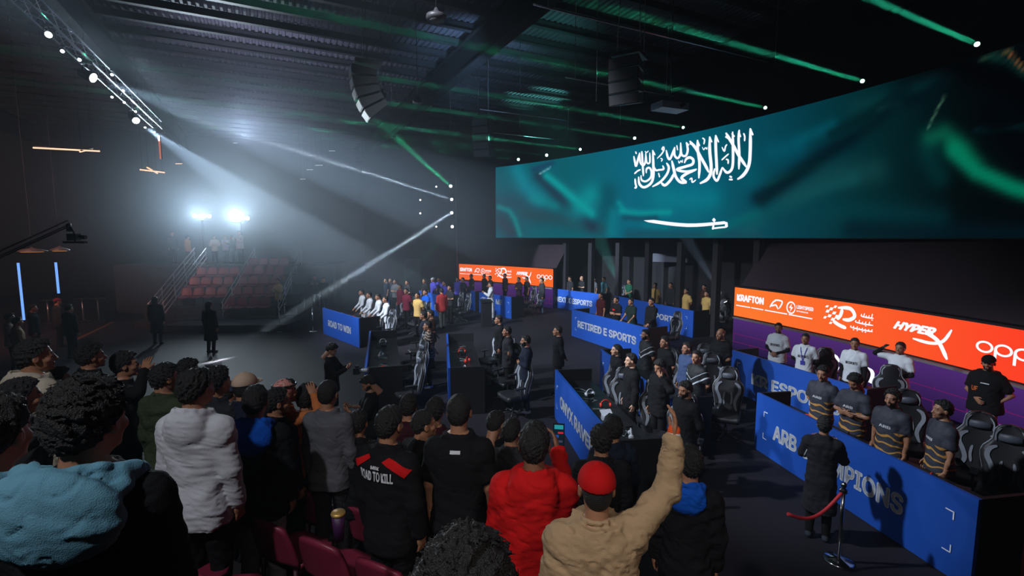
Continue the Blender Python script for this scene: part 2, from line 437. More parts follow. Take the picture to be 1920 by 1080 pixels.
top_ = [(255, 212), (420, 203), (560, 222), (700, 240), (850, 255), (1000, 265), (1150, 264), (1300, 256), (1440, 243)]
bot_ = [(256, 216), (330, 245), (500, 272), (640, 293), (800, 312), (1000, 326), (1150, 324), (1300, 314), (1440, 300)]
b.add([sw(*p) for p in top_] + [sw(*p) for p in bot_], [[i, i + 1, 10 + i, 9 + i] for i in range(8)])
b.add([sw(*p) for p in [(1455, 165), (1490, 205), (1460, 250), (1422, 205)]], [[0, 1, 2, 3]])
ribbon(b, [(1430, 268), (1540, 262), (1660, 248)], 52, sw); ribbon(b, [(1665, 240), (1672, 330)], 50, sw); ribbon(b, [(1680, 325), (1560, 335), (1440, 350)], 30, sw); ribbon(b, [(1450, 290), (1435, 370)], 34, sw)
b.build('flag_sword', m_white_em, led)

# --- lower LED wall: orange sponsor strip over purple
ORZ0, ORZ1 = 1.16, 2.18
def orange_mat(name, c0, c1, x0, x1):
    m = bpy.data.materials.new(name); m.use_nodes = True; nt = m.node_tree; N = nt.nodes; N.remove(N['Principled BSDF'])
    tc = N.new('ShaderNodeTexCoord'); sp = N.new('ShaderNodeSeparateXYZ'); mr = N.new('ShaderNodeMapRange')
    mr.inputs[1].default_value = x0; mr.inputs[2].default_value = x1
    mx = N.new('ShaderNodeMix'); mx.data_type = 'RGBA'; mx.inputs[6].default_value = (*c0, 1); mx.inputs[7].default_value = (*c1, 1)
    e = N.new('ShaderNodeEmission'); L = nt.links
    L.new(tc.outputs['Object'], sp.inputs[0]); L.new(sp.outputs['Y'], mr.inputs[0]); L.new(mr.outputs[0], mx.inputs[0]); L.new(mx.outputs[2], e.inputs[0]); L.new(e.outputs[0], N['Material Output'].inputs[0])
    return m
m_or = orange_mat('orange_picture', srgb(255, 120, 44), srgb(255, 66, 38), 16, 9)
m_or2 = orange_mat('orange_picture_far', srgb(255, 104, 30), srgb(255, 100, 26), 20, 12)
# purple picture with thin magenta circuit lines
def purple_mat():
    m = bpy.data.materials.new('purple_picture'); m.use_nodes = True; nt = m.node_tree; N = nt.nodes; N.remove(N['Principled BSDF']); L = nt.links
    tc = N.new('ShaderNodeTexCoord'); sp = N.new('ShaderNodeSeparateXYZ'); L.new(tc.outputs['Object'], sp.inputs[0])
    mr = N.new('ShaderNodeMapRange'); mr.inputs[1].default_value = 0; mr.inputs[2].default_value = 1.15; L.new(sp.outputs['Z'], mr.inputs[0])
    mx = N.new('ShaderNodeMix'); mx.data_type = 'RGBA'; mx.inputs[6].default_value = (*srgb(34, 20, 66), 1); mx.inputs[7].default_value = (*srgb(82, 44, 122), 1); L.new(mr.outputs[0], mx.inputs[0])
    br = N.new('ShaderNodeTexBrick'); br.inputs['Scale'].default_value = 1.0; br.inputs['Mortar Size'].default_value = .008; br.inputs['Brick Width'].default_value = 1.4; br.inputs['Row Height'].default_value = .28
    cb = N.new('ShaderNodeCombineXYZ'); L.new(sp.outputs['Y'], cb.inputs[0]); L.new(sp.outputs['Z'], cb.inputs[1]); L.new(cb.outputs[0], br.inputs['Vector'])
    m2 = N.new('ShaderNodeMix'); m2.data_type = 'RGBA'; m2.inputs[7].default_value = (*srgb(120, 24, 96), 1)
    lt = N.new('ShaderNodeMath'); lt.operation = 'LESS_THAN'; lt.inputs[1].default_value = .62; L.new(sp.outputs['Z'], lt.inputs[0])
    ml = N.new('ShaderNodeMath'); ml.operation = 'MULTIPLY'; L.new(br.outputs['Fac'], ml.inputs[0]); L.new(lt.outputs[0], ml.inputs[1])
    L.new(ml.outputs[0], m2.inputs[0]); L.new(mx.outputs[2], m2.inputs[6])
    e = N.new('ShaderNodeEmission'); L.new(m2.outputs[2], e.inputs[0]); L.new(e.outputs[0], N['Material Output'].inputs[0]); e.inputs[1].default_value = .85
    return m
m_pu = purple_mat()
m_lg = mat('grey_ledge', srgb(120, 112, 118), .5)
BW = {}
for key, u0, u1, ext, om, lab in (('near', 1378, 1920, -.12, m_or, 'long orange sponsor LED wall behind the KR ESPORTS booth'), ('far', 861, 1036, 0, m_or2, 'short orange sponsor LED wall at the far end behind the white robed man')):
    a0 = hit(WC, WR, u0)[0]; a1 = hit(WC, WR, u1)[0] + ext
    t = thing('led_banner', lab, 'screen'); BW[key] = (a0, a1, t)
    arc_shell(WC, WR, a0, a1, ORZ0 + .03, ORZ1, .04).build('orange_screen', om, t)
    arc_shell(WC, WR, a0, a1, .02, ORZ0 - .07, .04).build('purple_screen', m_pu, t)
    arc_shell(WC, WR - .05, a0, a1, ORZ0 - .07, ORZ0 - .02, .1).build('ledge', m_lg, t)
    arc_shell(WC, WR + .05, a0, a1, 0, ORZ1 + .05, .2).build('cabinet', m_black, t)
    arc_shell(WC, WR - .02, a0, a1, ORZ1, ORZ1 + .05, .1).build('top_frame', m_black, t)
# recessed dark fascia between the strip and the flag screen
for nm, (a0, a1) in (('wall_fascia_near', (BW['near'][0] , BW['near'][1])), ('wall_fascia_far', (BW['far'][0] , BW['far'][1]))):
    b = MB(); n = 40; vs = []
    for k in range(n + 1):
        a = a0 + (a1 - a0) * k / n
        vs += [cyl(WC, WR + .25, a, ORZ1 + .02), cyl(WC, WR + 1.5, a, 3.86)]
    b.add(vs, [[2 * k, 2 * k + 2, 2 * k + 3, 2 * k + 1] for k in range(n)])
    struct(nm, b, mat('fascia', srgb(46, 32, 40), .7, var=.2, vscale=.8))
# backing wall behind and above the flag screen
arc = arc_shell(LC, LR + 4.6, a_l + .4, a_r, 0, ROOFZ, .2, 80); struct('wall_stage', arc, m_wall)
# gap structures between the two banners
p0 = atd(1225, 450, 24.5); p1 = atd(1303, 450, 24.5)
b = MB(); b.box(((p0.x + p1.x) / 2, 24.8, (3.9 + 2.6) / 2 + .05), ((p1.x - p0.x), .3, 1.3), -.5); tag(b.build('header_panel', mat('grey_header', srgb(96, 98, 112), .7)), 'grey box panel hanging under the flag screen above the gold jerseys', 'panel')
p0 = atd(764, 480, 31); b = MB(); b.box((p0.x + .3, 31, 1.6), (1.1, .08, 1.9), -.2); tag(b.build('screen_panel', mat('grey_header', (0, 0, 0))), 'pale grey upright panel on the dark back wall', 'panel')
for k in range(7):   # dark vertical wall posts in the gap
    a = BW['far'][1] + (BW['near'][0] - BW['far'][1]) * (k + .0) / 6
    b = MB(); b.box(cyl(WC, WR + 1.0, a, 1.95), (.25, .25, 3.9), a)
    i += 1; struct('trim_%d' % i, b, m_wall)

def wall_map(key):
    def f(x, y, d=0):
        a, z = hit(WC, WR, x, y); return cyl(WC, WR, a, z, .01 + .004 * d)
    return f
def strip_map(u0):  # s metres along the wall from pixel column u0
    a0 = hit(WC, WR, u0)[0]
    return lambda s, z, d=0: cyl(WC, WR, a0 - s / WR, z, .012 + .006 * d)
def sponsors(u0, t, k=1.0):
    """the row of sponsor marks; k stretches the row"""
    f = strip_map(u0); K = lambda s: s * k
    zc = lambda q: ORZ0 + q
    text_on('sponsor_lettering', 'KRAFTON', f, K(.12), K(1.27), zc(.56), zc(.80), m_white_em, t, .045)
    b = MB()
    for s0_, s1_ in ((.1, .72), (.76, 1.27), (1.33, 2.2), (2.26, 3.1)):
        b.add([f(*p) for p in [(K(s0_), zc(.385)), (K(s1_), zc(.385)), (K(s1_), zc(.42)), (K(s0_), zc(.42))]], [[0, 1, 2, 3]])
    b.build('sponsor_underline', m_white_em, t)
    b = MB(); F2 = lambda x, y: f(x, y); X = 1.52
    for pts, wd in [([(K(X), zc(.52)), (K(X + .12), zc(.7)), (K(X + .25), zc(.78))], .05), ([(K(X), zc(.56)), (K(X + .14), zc(.6)), (K(X + .24), zc(.62)), (K(X + .33), zc(.5))], .05), ([(K(X + .18), zc(.78)), (K(X + .47), zc(.76)), (K(X + .36), zc(.52))], .05)]:
        ribbon(b, pts, wd, F2)
    cx, cy = K(2.33), zc(.62)
    ribbon(b, [(cx + .15 * math.cos(q), cy + .17 * math.sin(q)) for q in [j * math.pi / 7 for j in range(15)]], .045, F2)
    b.add([F2(cx + p[0] * .11, cy + p[1] * .13) for p in [(.2, 1), (-.7, -.1), (-.05, -.1), (-.3, -1), (.7, .15), (.05, .15)]], [[0, 1, 2], [0, 2, 5], [2, 3, 5], [3, 4, 5]])
    b.build('sponsor_mark', m_white_em, t)
    text_on('sponsor_lettering', 'LIGHTSPEED', f, K(2.53), K(3.12), zc(.62), zc(.73), m_white_em, t, .03)
    text_on('sponsor_lettering', 'STUDIOS', f, K(2.53), K(2.95), zc(.53), zc(.57), m_white_em, t, .03)
    b = MB(); e0 = K(3.52)   # chequered federation mark
    for (x, y, ww, hh) in [(0, .66, .1, .08), (.11, .74, .1, .08), (.07, .54, .1, .08), (.21, .64, .1, .08), (.18, .46, .11, .08), (-.06, .48, .08, .07), (.3, .54, .12, .1), (-.02, .8, .08, .06), (.24, .82, .08, .07), (.13, .36, .08, .06)]:
        b.add([F2(e0 + x + q[0] * ww + q[1] * .04, zc(y + q[1] * hh)) for q in [(0, 0), (1, 0), (1, 1), (0, 1)]], [[0, 1, 2, 3]])
    for pts, wd in [([(e0 + .38, zc(.84)), (e0 + .75, zc(.87)), (e0 + .9, zc(.7)), (e0 + .76, zc(.57)), (e0 + .55, zc(.55))], .1), ([(e0 + .52, zc(.82)), (e0 + .48, zc(.65)), (e0 + .38, zc(.52))], .1), ([(e0 + .26, zc(.46)), (e0 + .45, zc(.38)), (e0 + .68, zc(.33))], .1)]:
        ribbon(b, pts, wd, F2)
    b.build('federation_mark', m_white_em, t)
    b = MB(); g0 = K(4.4)     # three lines of small arabic lettering
    rr = random.Random(3)
    for (yy, x0, hh) in [(.72, .2, .1), (.54, .05, .1), (.38, -.08, .05)]:
        x = x0
        ribbon(b, [(g0 + x0, zc(yy)), (g0 + (x0 + .56) / 2, zc(yy - .01)), (g0 + .56, zc(yy))], .035, F2)
        while x < .53:
            ribbon(b, [(g0 + x, zc(yy)), (g0 + x + .02, zc(yy + hh * rr.uniform(.4, 1.2)))], .028, F2)
            if rr.random() < .5: ribbon(b, [(g0 + x, zc(yy - .05)), (g0 + x + .04, zc(yy - .05))], .025, F2)
            x += rr.uniform(.06, .11)
    b.build('arabic_lettering', m_white_em, t)
    text_on('sponsor_lettering', 'HYPER', f, K(5.48), K(6.5), zc(.56), zc(.76), m_white_em, t, .05, .45)
    b = MB()
    ribbon(b, [(K(6.25), zc(.62)), (K(6.55), zc(.48)), (K(6.78), zc(.12))], .09, F2); ribbon(b, [(K(6.82), zc(.78)), (K(6.66), zc(.5)), (K(6.4), zc(.4)), (K(5.98), zc(.42))], .07, F2)
    b.build('swoosh_x', m_white_em, t)
    b = MB(); q0 = K(7.32); rx = .165 * k
    def ringf(cx, cy, rx, ry, wd):
        n_ = 28; vs = []
        for j in range(n_):
            q = 2 * math.pi * j / n_
            vs += [F2(cx + rx * math.cos(q), cy + ry * math.sin(q)), F2(cx + (rx - wd) * math.cos(q), cy + (ry - wd * .8) * math.sin(q))]
        b.add(vs, [[2 * j, 2 * j + 1, (2 * j + 3) % (2 * n_), (2 * j + 2) % (2 * n_)] for j in range(n_)])
    for j in range(4): ringf(q0 + rx + j * rx * 2.08, zc(.56), rx, .12, .05)
    for j in (1, 2): b.add([F2(q0 + j * rx * 2.08 + x, zc(y)) for x, y in [(0, .32), (.055, .32), (.055, .56), (0, .56)]], [[0, 1, 2, 3]])
    b.build('oppo_lettering', m_white_em, t)
sponsors(1378, BW['near'][2], 1.0)
sponsors(861, BW['far'][2], 0.89)
t = BW['near'][2]
s0 = strip_map(1378)
text_on('title_lettering', 'C', s0, 3.62, 4.08, .22, .72, m_white_em, t, .03)
text_on('title_lettering', 'la', s0, 4.5, 5.1, .22, .72, m_white_em, t, .03)

# ================================================================== RIGGING AND LIGHTS
m_lamp = emis('lamp_lens', (0.85, 0.92, 1.0), 30.0)
m_lamps = emis('small_lens', (0.85, 0.95, 1.0), 3.0)
m_glens = emis('green_lens', (0.55, 1.0, 0.8), 5.0)
def truss(name, p, q, label, w=.3, step=.45, group=None):
    p = Vector(p); q = Vector(q); d = (q - p).normalized(); L = (q - p).length
    x = d.cross(Vector((0, 0, 1))).normalized(); y = x.cross(d)
    t = thing(name, label, 'truss', tuple(p), 0, group)
    off = [x * w / 2 + y * w / 2, x * -w / 2 + y * w / 2, x * -w / 2 - y * w / 2, x * w / 2 - y * w / 2]
    for o_ in off:
        MB().tube([o_, o_ + d * L], .026, 8).build('chord', m_alu, t)
    b = MB(); n = int(L / step)
    for k in range(n):
        for j in range(4):
            a_, c_ = off[j], off[(j + 1) % 4]
            if k % 2: a_, c_ = c_, a_
            b.tube([a_ + d * (L * k / n), c_ + d * (L * (k + 1) / n)], .01, 4)
    b.build('lacing', m_alu, t); return t
TA = Vector((-8.4, 7.4, 8.7)); TB = Vector((-15.2, 21.5, 8.7))
truss('lighting_truss', TA, TB, 'long bright aluminium lighting truss high on the left side of the hall')
def fixture(loc, target, label, lens=m_lamps, r=.1, group=None, yoke=True, name='moving_head_lamp'):
    """head points from loc towards target"""
    loc = Vector(loc); d = (Vector(target) - loc).normalized()
    t = thing(name, label, 'stage light', tuple(loc), 0, group)
    M = d.to_track_quat('Z', 'Y').to_matrix()
    MB().lathe([(r * .55, -r * 2.6), (r * .9, -r * 2.2), (r, -r), (r * 1.08, 0), (r * 1.08, .0 + r * .1), (r * .92, r * .1)], d * (-r * .15), 16, M).build('head', m_black, t)
    MB().lathe([(.001, 0), (r * .9, 0), (r * .9, .006)], d * (r * .02), 18, M).build('lens', lens, t)
    if yoke:
        s = M @ Vector((1, 0, 0)); c = -d * r * 1.2
        b = MB(); up = Vector((0, 0, 1))
        b.tube([c + s * r * 1.25, c + s * r * 1.25 + up * r * 1.5, c - s * r * 1.25 + up * r * 1.5, c - s * r * 1.25], r * .14, 6)
        b.tube([c + up * r * 1.5, c + up * r * 2.6], r * .2, 8)
        b.box(c + up * r * 2.5, (r * 1.6, r * 1.2, r * .7)); b.build('yoke', m_black, t)
    return t
# two hot beams on the left truss
for (u, v, d, tgt, pw, dg, lab) in [(175, 146, 13.4, (4.5, 27, 3.2), 26000, 20, 'big round white lamp throwing the upper beam from the left truss'), (255, 226, 18.6, (-6.3, 25.0, 0.8), 24000, 19, 'white lamp throwing the lower beam from the far half of the truss')]:
    p = atd(u, v, d); dd = (Vector(tgt) - p).normalized()
    fixture(p, atd(u, v, d) * .55 + Vector(tgt) * .25, lab, m_lamp, .13)
    spot('beam_light', p + dd * .3, tgt, pw, dg, 0.25, (0.66, 0.82, 1.0), 0.06)
for k, (u, v, d) in enumerate([(91, 65, 10.6), (117, 96, 11.6), (149, 112, 12.4), (210, 140, 14.2), (231, 170, 15.6), (233, 192, 16.5), (210, 182, 16.2), (254, 209, 17.8), (272, 239, 19.6), (289, 248, 20.4)]):
    p = atd(u, v, d)
    fixture(p, p + Vector((2.0, -3.2, -1.6 - .2 * k)), 'small white stage lamp on the left truss, %s from the camera' % ['nearest', 'second', 'third', 'fourth', 'fifth', 'sixth', 'seventh', 'eighth', 'ninth', 'farthest'][k], m_lamps, .045 if k != 0 else .07, 'lamps along the left truss')
# pair of audience blinders behind the far stand
for u, v, lab in ((379, 405, 'dazzling white floodlight left of the pair behind the far stand'), (451, 409, 'dazzling white floodlight right of the pair behind the far stand')):
    p = atd(u, v, 29.0); t = thing('floodlight', lab, 'floodlight', tuple(p), 0, 'pair of floodlights behind the far stand')
    tv = Vector((0, 0, CAM_H)) - p; ang = math.atan2(tv.y, tv.x) + math.pi / 2
    b = MB(); b.box((0, 0, 0), (1.0, .2, .5)); hb = b.build('housing', m_black, t, (0, .12, 0)); t.rotation_euler = (0, 0, ang)
    for j in range(4):
        b = MB(); b.lathe([(.001, 0), (.1, 0), (.1, .01)], (-.36 + .24 * j, -.01, 0), 14, Matrix.Rotation(math.pi / 2, 3, 'X')); b.build('lamp', m_lamp, t)
    b = MB(); b.tube([(0, .15, -.25), (0, .15, -p.z + .02)], .05, 8); b.build('stand_pole', m_steel, t)
    spot('floodlight_light', p + Vector((0.15, -.6, 0)), (-4, 4, 7.2), 6000, 62, 1.0, (0.66, 0.84, 1.0), 0.2)
def laser(name, loc, target, power, r, color, spread=1.0):
    l = bpy.data.lights.new(name, 'AREA'); l.shape = 'DISK'; l.size = r * 2; l.energy = power; l.color = color; l.spread = math.radians(spread)
    o = bpy.data.objects.new(name, l); COL.objects.link(o); o.location = loc; look(o, target); return o
# laser row on top of the flag screen
for k, (u, v) in enumerate([(1832, 83), (1617, 152), (1435, 202), (1281, 239), (1190, 259), (1088, 280), (1025, 291), (972, 299)]):
    a, z = hit(LC, LR - .6, u, v); p = cyl(LC, LR - .6, a, z)
    dirn = (-CR + Vector((0, 0, .02))).normalized()
    fixture(p, p + dirn * .6 + (Vector((0, 0, CAM_H)) - p) * .05, 'green laser lamp on top of the flag screen, %s from the right' % ['first', 'second', 'third', 'fourth', 'fifth', 'sixth', 'seventh', 'last'][k], m_glens, .055 + .015 * (k > 5) + .012 * (k > 3), 'green lasers along the flag screen', False, 'laser_lamp')
    laser('laser_light', p + dirn * .2, p + dirn * 10, [42, 44, 34, 22, 14, 22, 6, 4][k], .05, GREEN)
# moving heads on the tower left of the flag screen
b = MB()
TWX = atd(847, 390, 29.0)
truss('lighting_tower', (TWX.x + .25, 29.2, 0.0), (TWX.x + .25, 29.2, 8.0), 'dark upright truss tower left of the flag screen', .3, .5)
twr = TWX
TW = [(845, 349, (-4.2, 14.0, 7.5), GREEN, 4, 1.0, m_glens, 'upper green beam'), (847, 374, (-9.2, 22, 7.6), (.8, .9, 1), 11, 1.1, m_lamps, 'upper white beam'), (847, 399, None, (.8, .9, 1), 13, 1.4, m_lamps, 'lower white beam'), (848, 425, (-4.6, 24, 2.6), GREEN, .5, 1.2, m_lamps, 'faint lowest beam')]
for (u, v, tgt, col, pw, dg, lens, nm) in TW:
    p = atd(u, v, 28.8); tgt = Vector(tgt) if tgt else atz(405, 677, 0)
    d_ = (tgt - p).normalized()
    fixture(p, p + d_ * .5 + (Vector((0, 0, CAM_H)) - p).normalized() * .5, 'moving head on the tower throwing the %s' % nm, lens, .1, 'moving heads on the tower')
    laser('beam_light', p + d_ * .3, tgt, pw, .07, col, dg)
for k, (u, v) in enumerate([(818, 350), (788, 375), (788, 400), (818, 425)]):
    p = atd(u, v, 30.0)
    fixture(p, p + Vector((1, -6, 0)), 'small moving head left of the tower, %s from the top' % ['first', 'second', 'third', 'lowest'][k], m_lamps, .06, 'small lamps left of the tower')
# floor uplights in the gap between the two sponsor walls
for (u, v, Y, top, pw, dg, col, lab) in [(1171, 556, 25.5, (3.2, 27.5, 7.5), 30000, 18, (.2, 1, .8), 'small floor uplight between the far booths'), (1361, 566, 19.5, (6.0, 20.8, 6.0), 22000, 12, (.7, .8, 1), 'floor uplight behind the empty chair by the gold jerseys')]:
    p = atd(u, v, Y); fixture(p, top, lab, m_lamps, .09)
    d_ = (Vector(top) - p).normalized()
    spot('beam_light', p + d_ * .3, top, pw, dg, .5, col, .05)
# up-light washing the roof deck above the left truss and by the girder
spot('roof_wash_light', (-9.8, 18.0, 7.6), (-10.8, 23.0, ROOFZ), 3600, 110, 1.0, (.72, .76, 1.0), .4)
spot('roof_wash_light', (-1.6, 17.5, 8.6), (-1.9, 21.5, ROOFZ), 2400, 70, 1.0, (.35, .62, 1.0), .4)
spot('roof_wash_light', (1.6, 17.5, 8.6), (1.2, 20.0, ROOFZ), 600, 70, 1.0, (.2, .9, .75), .4)
spot('added_wall_wash', (-15.5, 12.0, 6.5), (-19.5, 17.0, 5.0), 2400, 120, 1.0, (1.0, .42, .30), .5)  # unseen warm lamp added to tint the hazy left side brown

# ------------------------------------------------------------------ hanging speakers
m_spk = mat('speaker_black', (0.012, 0.012, 0.014), .5); m_grl = mat('speaker_grille', (0.10, 0.10, 0.11), .45, .3, bump=.3, bscale=300)
def line_array(loc, rz, n, label, curve=6.0, w=1.05, h=.3):
    t = thing('line_array_speaker', label, 'speaker', loc, rz)
    p = Vector((0, 0, 0)); a = 0
    MB().box((0, .15, .12), (w * .95, .7, .09)).build('flying_frame', m_steel, t)
    for k in range(n):
        a = math.radians(curve * k)
        M = Matrix.Rotation(a, 3, 'X')
        b = MB()
        vs = [M @ Vector(q) for q in [(-w / 2, -.28, 0), (w / 2, -.28, 0), (w / 2, -.28, -h), (-w / 2, -.28, -h), (-w / 2 * .8, .36, -.05), (w / 2 * .8, .36, -.05), (w / 2 * .8, .36, -h + .05), (-w / 2 * .8, .36, -h + .05)]]
        b.add([q + p for q in vs], [[3, 2, 1, 0], [4, 5, 6, 7], [0, 1, 5, 4], [1, 2, 6, 5], [2, 3, 7, 6], [3, 0, 4, 7]])
        bx_ = b.build('speaker_box', m_spk, t)
        g = MB(); g.box(M @ Vector((0, -.29, -h / 2)) + p, (w * .93, .02, h * .86), M); g.build('grille', m_grl, bx_)
        p = p + M @ Vector((0, 0, -h - .012))
    b = MB()
    for s in (-.3, .3): b.tube([(s, .1, .15), (s * .5, .1, ROOFZ - .03 - loc[2])], .012, 6)
    b.build('hanging_chain', m_steel, t)
p = atd(678, 128, 13.5); line_array((p.x, p.y, p.z), -1.15, 5, 'curved black line array speaker hanging left of centre under the roof', 9, .62, .24)
p = atd(1176, 112, 12.5); line_array((p.x, p.y, p.z), -.55, 4, 'black line array speaker hanging in front of the flag screen', 3, .75, .26)
p = atd(905, 225, 22); line_array((p.x, p.y, p.z), -.4, 5, 'small distant black line array hanging near the middle of the roof', 3, .8, .3)
# round pendant, small projector, hanging rods
m_pend = mat('pendant_grey', srgb(62, 58, 62), .5)
for (u, v, d, r, lab) in [(818, 33, 11.0, .22, 'round pendant lamp hanging from the roof near the top edge'), (783, 190, 17, .17, 'small round pendant lamp farther along under the roof'), (717, 180, 15, .12, 'little pendant lamp on a long rod by the curved speaker')]:
    p = atd(u, v, d); t = thing('pendant_lamp', lab, 'lamp', tuple(p), 0)
    MB().lathe([(r * .9, -.05), (r, 0), (r * .95, .05), (r * .3, .12), (.03, .2)], (0, 0, 0), 24).build('shade', m_pend, t)
    MB().lathe([(.001, -.052), (r * .75, -.052), (r * .75, -.06)], (0, 0, 0), 24).build('diffuser', mat('pendant_glass', srgb(90, 84, 88), .4), t)
    MB().tube([(0, 0, .2), (0, 0, ROOFZ - .03 - p.z)], .012, 6).build('rod', m_steel, t)
p = atd(1256, 201, 17.0); t = thing('projector', 'pale projector box hanging above the flag screen', 'projector', tuple(p), .4)
MB().box((0, 0, 0), (1.1, .6, .22)).build('body', mat('projector_grey', srgb(120, 140, 160), .5), t)
MB().tube([(0, 0, .1), (0, 0, ROOFZ - .03 - p.z)], .03, 8).build('pole', m_steel, t)
MB().lathe([(.08, 0), (.08, .12)], (.25, -.3, 0), 16, Matrix.Rotation(math.pi / 2, 3, 'X')).build('lens', m_black, t)
for k, (u0, v0, d) in enumerate([(735, 190, 16), (1118, 190, 13), (1205, 185, 12.8), (975, 240, 20), (845, 250, 24), (915, 280, 24)]):
    p = atd(u0, v0, d); b = MB(); b.tube([p, (p.x, p.y, ROOFZ - .03)], .012, 6)
    tag(b.build('hanging_rod', m_grl), 'thin grey rod hanging from the roof, %s' % ['beside the curved speaker', 'just left of the speaker by the flag', 'just right of the speaker by the flag', 'farther back past the girder', 'far back near the tower lamps', 'above the left end of the flag screen'][k], 'rod')
for k, (u, v, z_, L_) in enumerate([(1000, 8, 9.6, 9.0), (900, 205, 9.6, 8.0), (1060, 145, 9.6, 5.0), (905, 247, 9.9, 6.0)]):  # pipes added for the bright light-catching lines along the purlins
    p = atd(u, v, (z_ - CAM_H) * FPX / (445 - v)); b = MB(); b.tube([p, p + CR * L_], .022, 6); b.tube([p + CR * .4, Vector((p.x + CR.x * .4, p.y + CR.y * .4, ROOFZ - .03))], .008, 4); b.tube([p + CR * (L_ - .4), Vector((p.x + CR.x * (L_ - .4), p.y + CR.y * (L_ - .4), ROOFZ - .03))], .008, 4)
    tag(b.build('added_roof_pipe', m_alu), 'pipe added for a bright roof line, %s' % ['crossing the top edge right of centre', 'passing left of the flag screen', 'behind the speaker by the flag', 'lowest, above the left end of the flag'][k], 'pipe')

# ------------------------------------------------------------------ linear lamps at the left
m_warm = emis('warm_tube', srgb(255, 205, 170), 1.4); m_bluet = emis('blue_tube', srgb(110, 160, 255), 1.3)
def tube_lamp(p, q, m, label, r=.022, name='tube_lamp', hang=True):
    p = Vector(p); q = Vector(q); t = thing(name, label, 'tube lamp', tuple(p), 0)
    MB().tube([(0, 0, 0), q - p], r, 8).build('tube', m, t)
    d = (q - p); MB().box(d / 2 + Vector((0, 0.03, .04)) if hang else d / 2 + Vector((0, .04, 0)), (d.length * .96 if hang else .05, .05, .03 if hang else d.length), rotx(d) if hang else None).build('housing', m_black, t)
    if hang:
        MB().tube([d * .1 + Vector((0, 0, .05)), d * .1 + Vector((0, 0, ROOFZ - .15 - p.z - max(0, d.z)))], .006, 4).build('wire', m_steel, t)
        MB().tube([d * .9 + Vector((0, 0, .05)), d * .9 + Vector((0, 0, ROOFZ - .12 - p.z - d.z * .9))], .006, 4).build('wire', m_steel, t)
tube_lamp(atd(62, 277, 16), atd(187, 283.5, 16.6), m_warm, 'long warm tube lamp hanging high at the left', .025)
tube_lamp(atd(150, 284.5, 16.2), atd(173, 279.5, 17.6), m_warm, 'short warm tube lamp crossing the long one at the left', .025)
tube_lamp(atd(262, 318, 20), atd(309, 323.5, 20.4), m_warm, 'warm tube lamp hanging left of the bright haze', .028)
tube_lamp(atd(276, 314, 19.4), atd(295, 325, 21.2), m_warm, 'short warm tube lamp crossing the one left of the haze', .028)
p = atd(298, 255, 19); tube_lamp(p, p + Vector((0, 0, -.85)), mat('orange_tube', (.8, .3, .2), .5, emit=srgb(200, 110, 90), estr=.8), 'upright orange tube lamp under the far end of the truss', .03, 'tube_lamp', False)
for k, (u, v, l) in enumerate([(329, 307, 10), (617, 283, 10), (591, 310, 12), (575, 318, 10), (563, 336, 8), (437, 268, 6)]):
    p = atd(u, v, 26); tube_lamp(p, p + Vector((l / 914 * 26, .1, .02)), m_warm if k == 0 else emis('pale_tube', srgb(170, 190, 200), .8), 'short pale ceiling strip lamp %s' % ['just right of the warm cross', 'highest on the right of the haze', 'third in the haze row', 'fourth in the haze row', 'lowest in the haze row', 'near the roof in the haze'][k], .02)
# blue tubes behind the left tables
for (u, v0, v1, lab) in ((45, 493, 600, 'tall blue light tube at the far left'), (110, 492, 550, 'shorter blue light tube right of the tall one')):
    p = atd(u, v1, 17.0); q = atd(u, v0, 17.0); q.x = p.x
    tube_lamp(p, q, m_bluet, lab, .035, 'light_tube', False)
m_amber = emis('amber_lamp', srgb(255, 170, 90), 1.0)
for k, (u, v, wd) in enumerate([(60, 471, .7), (112, 469, .45)]):
    p = atd(u, v, 17.5); b = MB(); b.lathe([(.001, -.02), (wd * .6, -.02), (wd * .62, .02), (.05, .12), (.01, .16)], p, 20); b2 = MB(); b2.lathe([(.001, -.03), (wd * .45, -.03), (wd * .45, -.025)], p, 20)
    t = thing('dome_lamp', 'amber dome lamp over the left tables, %s' % ['larger one at far left', 'smaller one beside the tall post'][k], 'lamp'); b.build('shade', m_pend, t); b2.build('bulb', m_amber, t)
    MB().tube([p + Vector((0, 0, .15)), (p.x, p.y, ROOFZ - .03)], .01, 5).build('cord', m_steel, t)
# yellow floor strip
p, q = atz(140, 638, .012), atz(213, 603, .012); b = MB(); d_ = (q - p).normalized(); n_ = Vector((-d_.y, d_.x, 0)) * .07
b.add([p + n_, p - n_, q - n_, q + n_], [[0, 1, 2, 3]]); z_ = Vector((0, 0, -.008)); b.add([v_ + z_ for v_ in (p + n_, p - n_, q - n_, q + n_)], [[3, 2, 1, 0]]); tag(b.build('floor_strip', mat('ochre_strip', srgb(95, 68, 38), .7)), 'ochre strip laid on the floor at the left', 'strip')

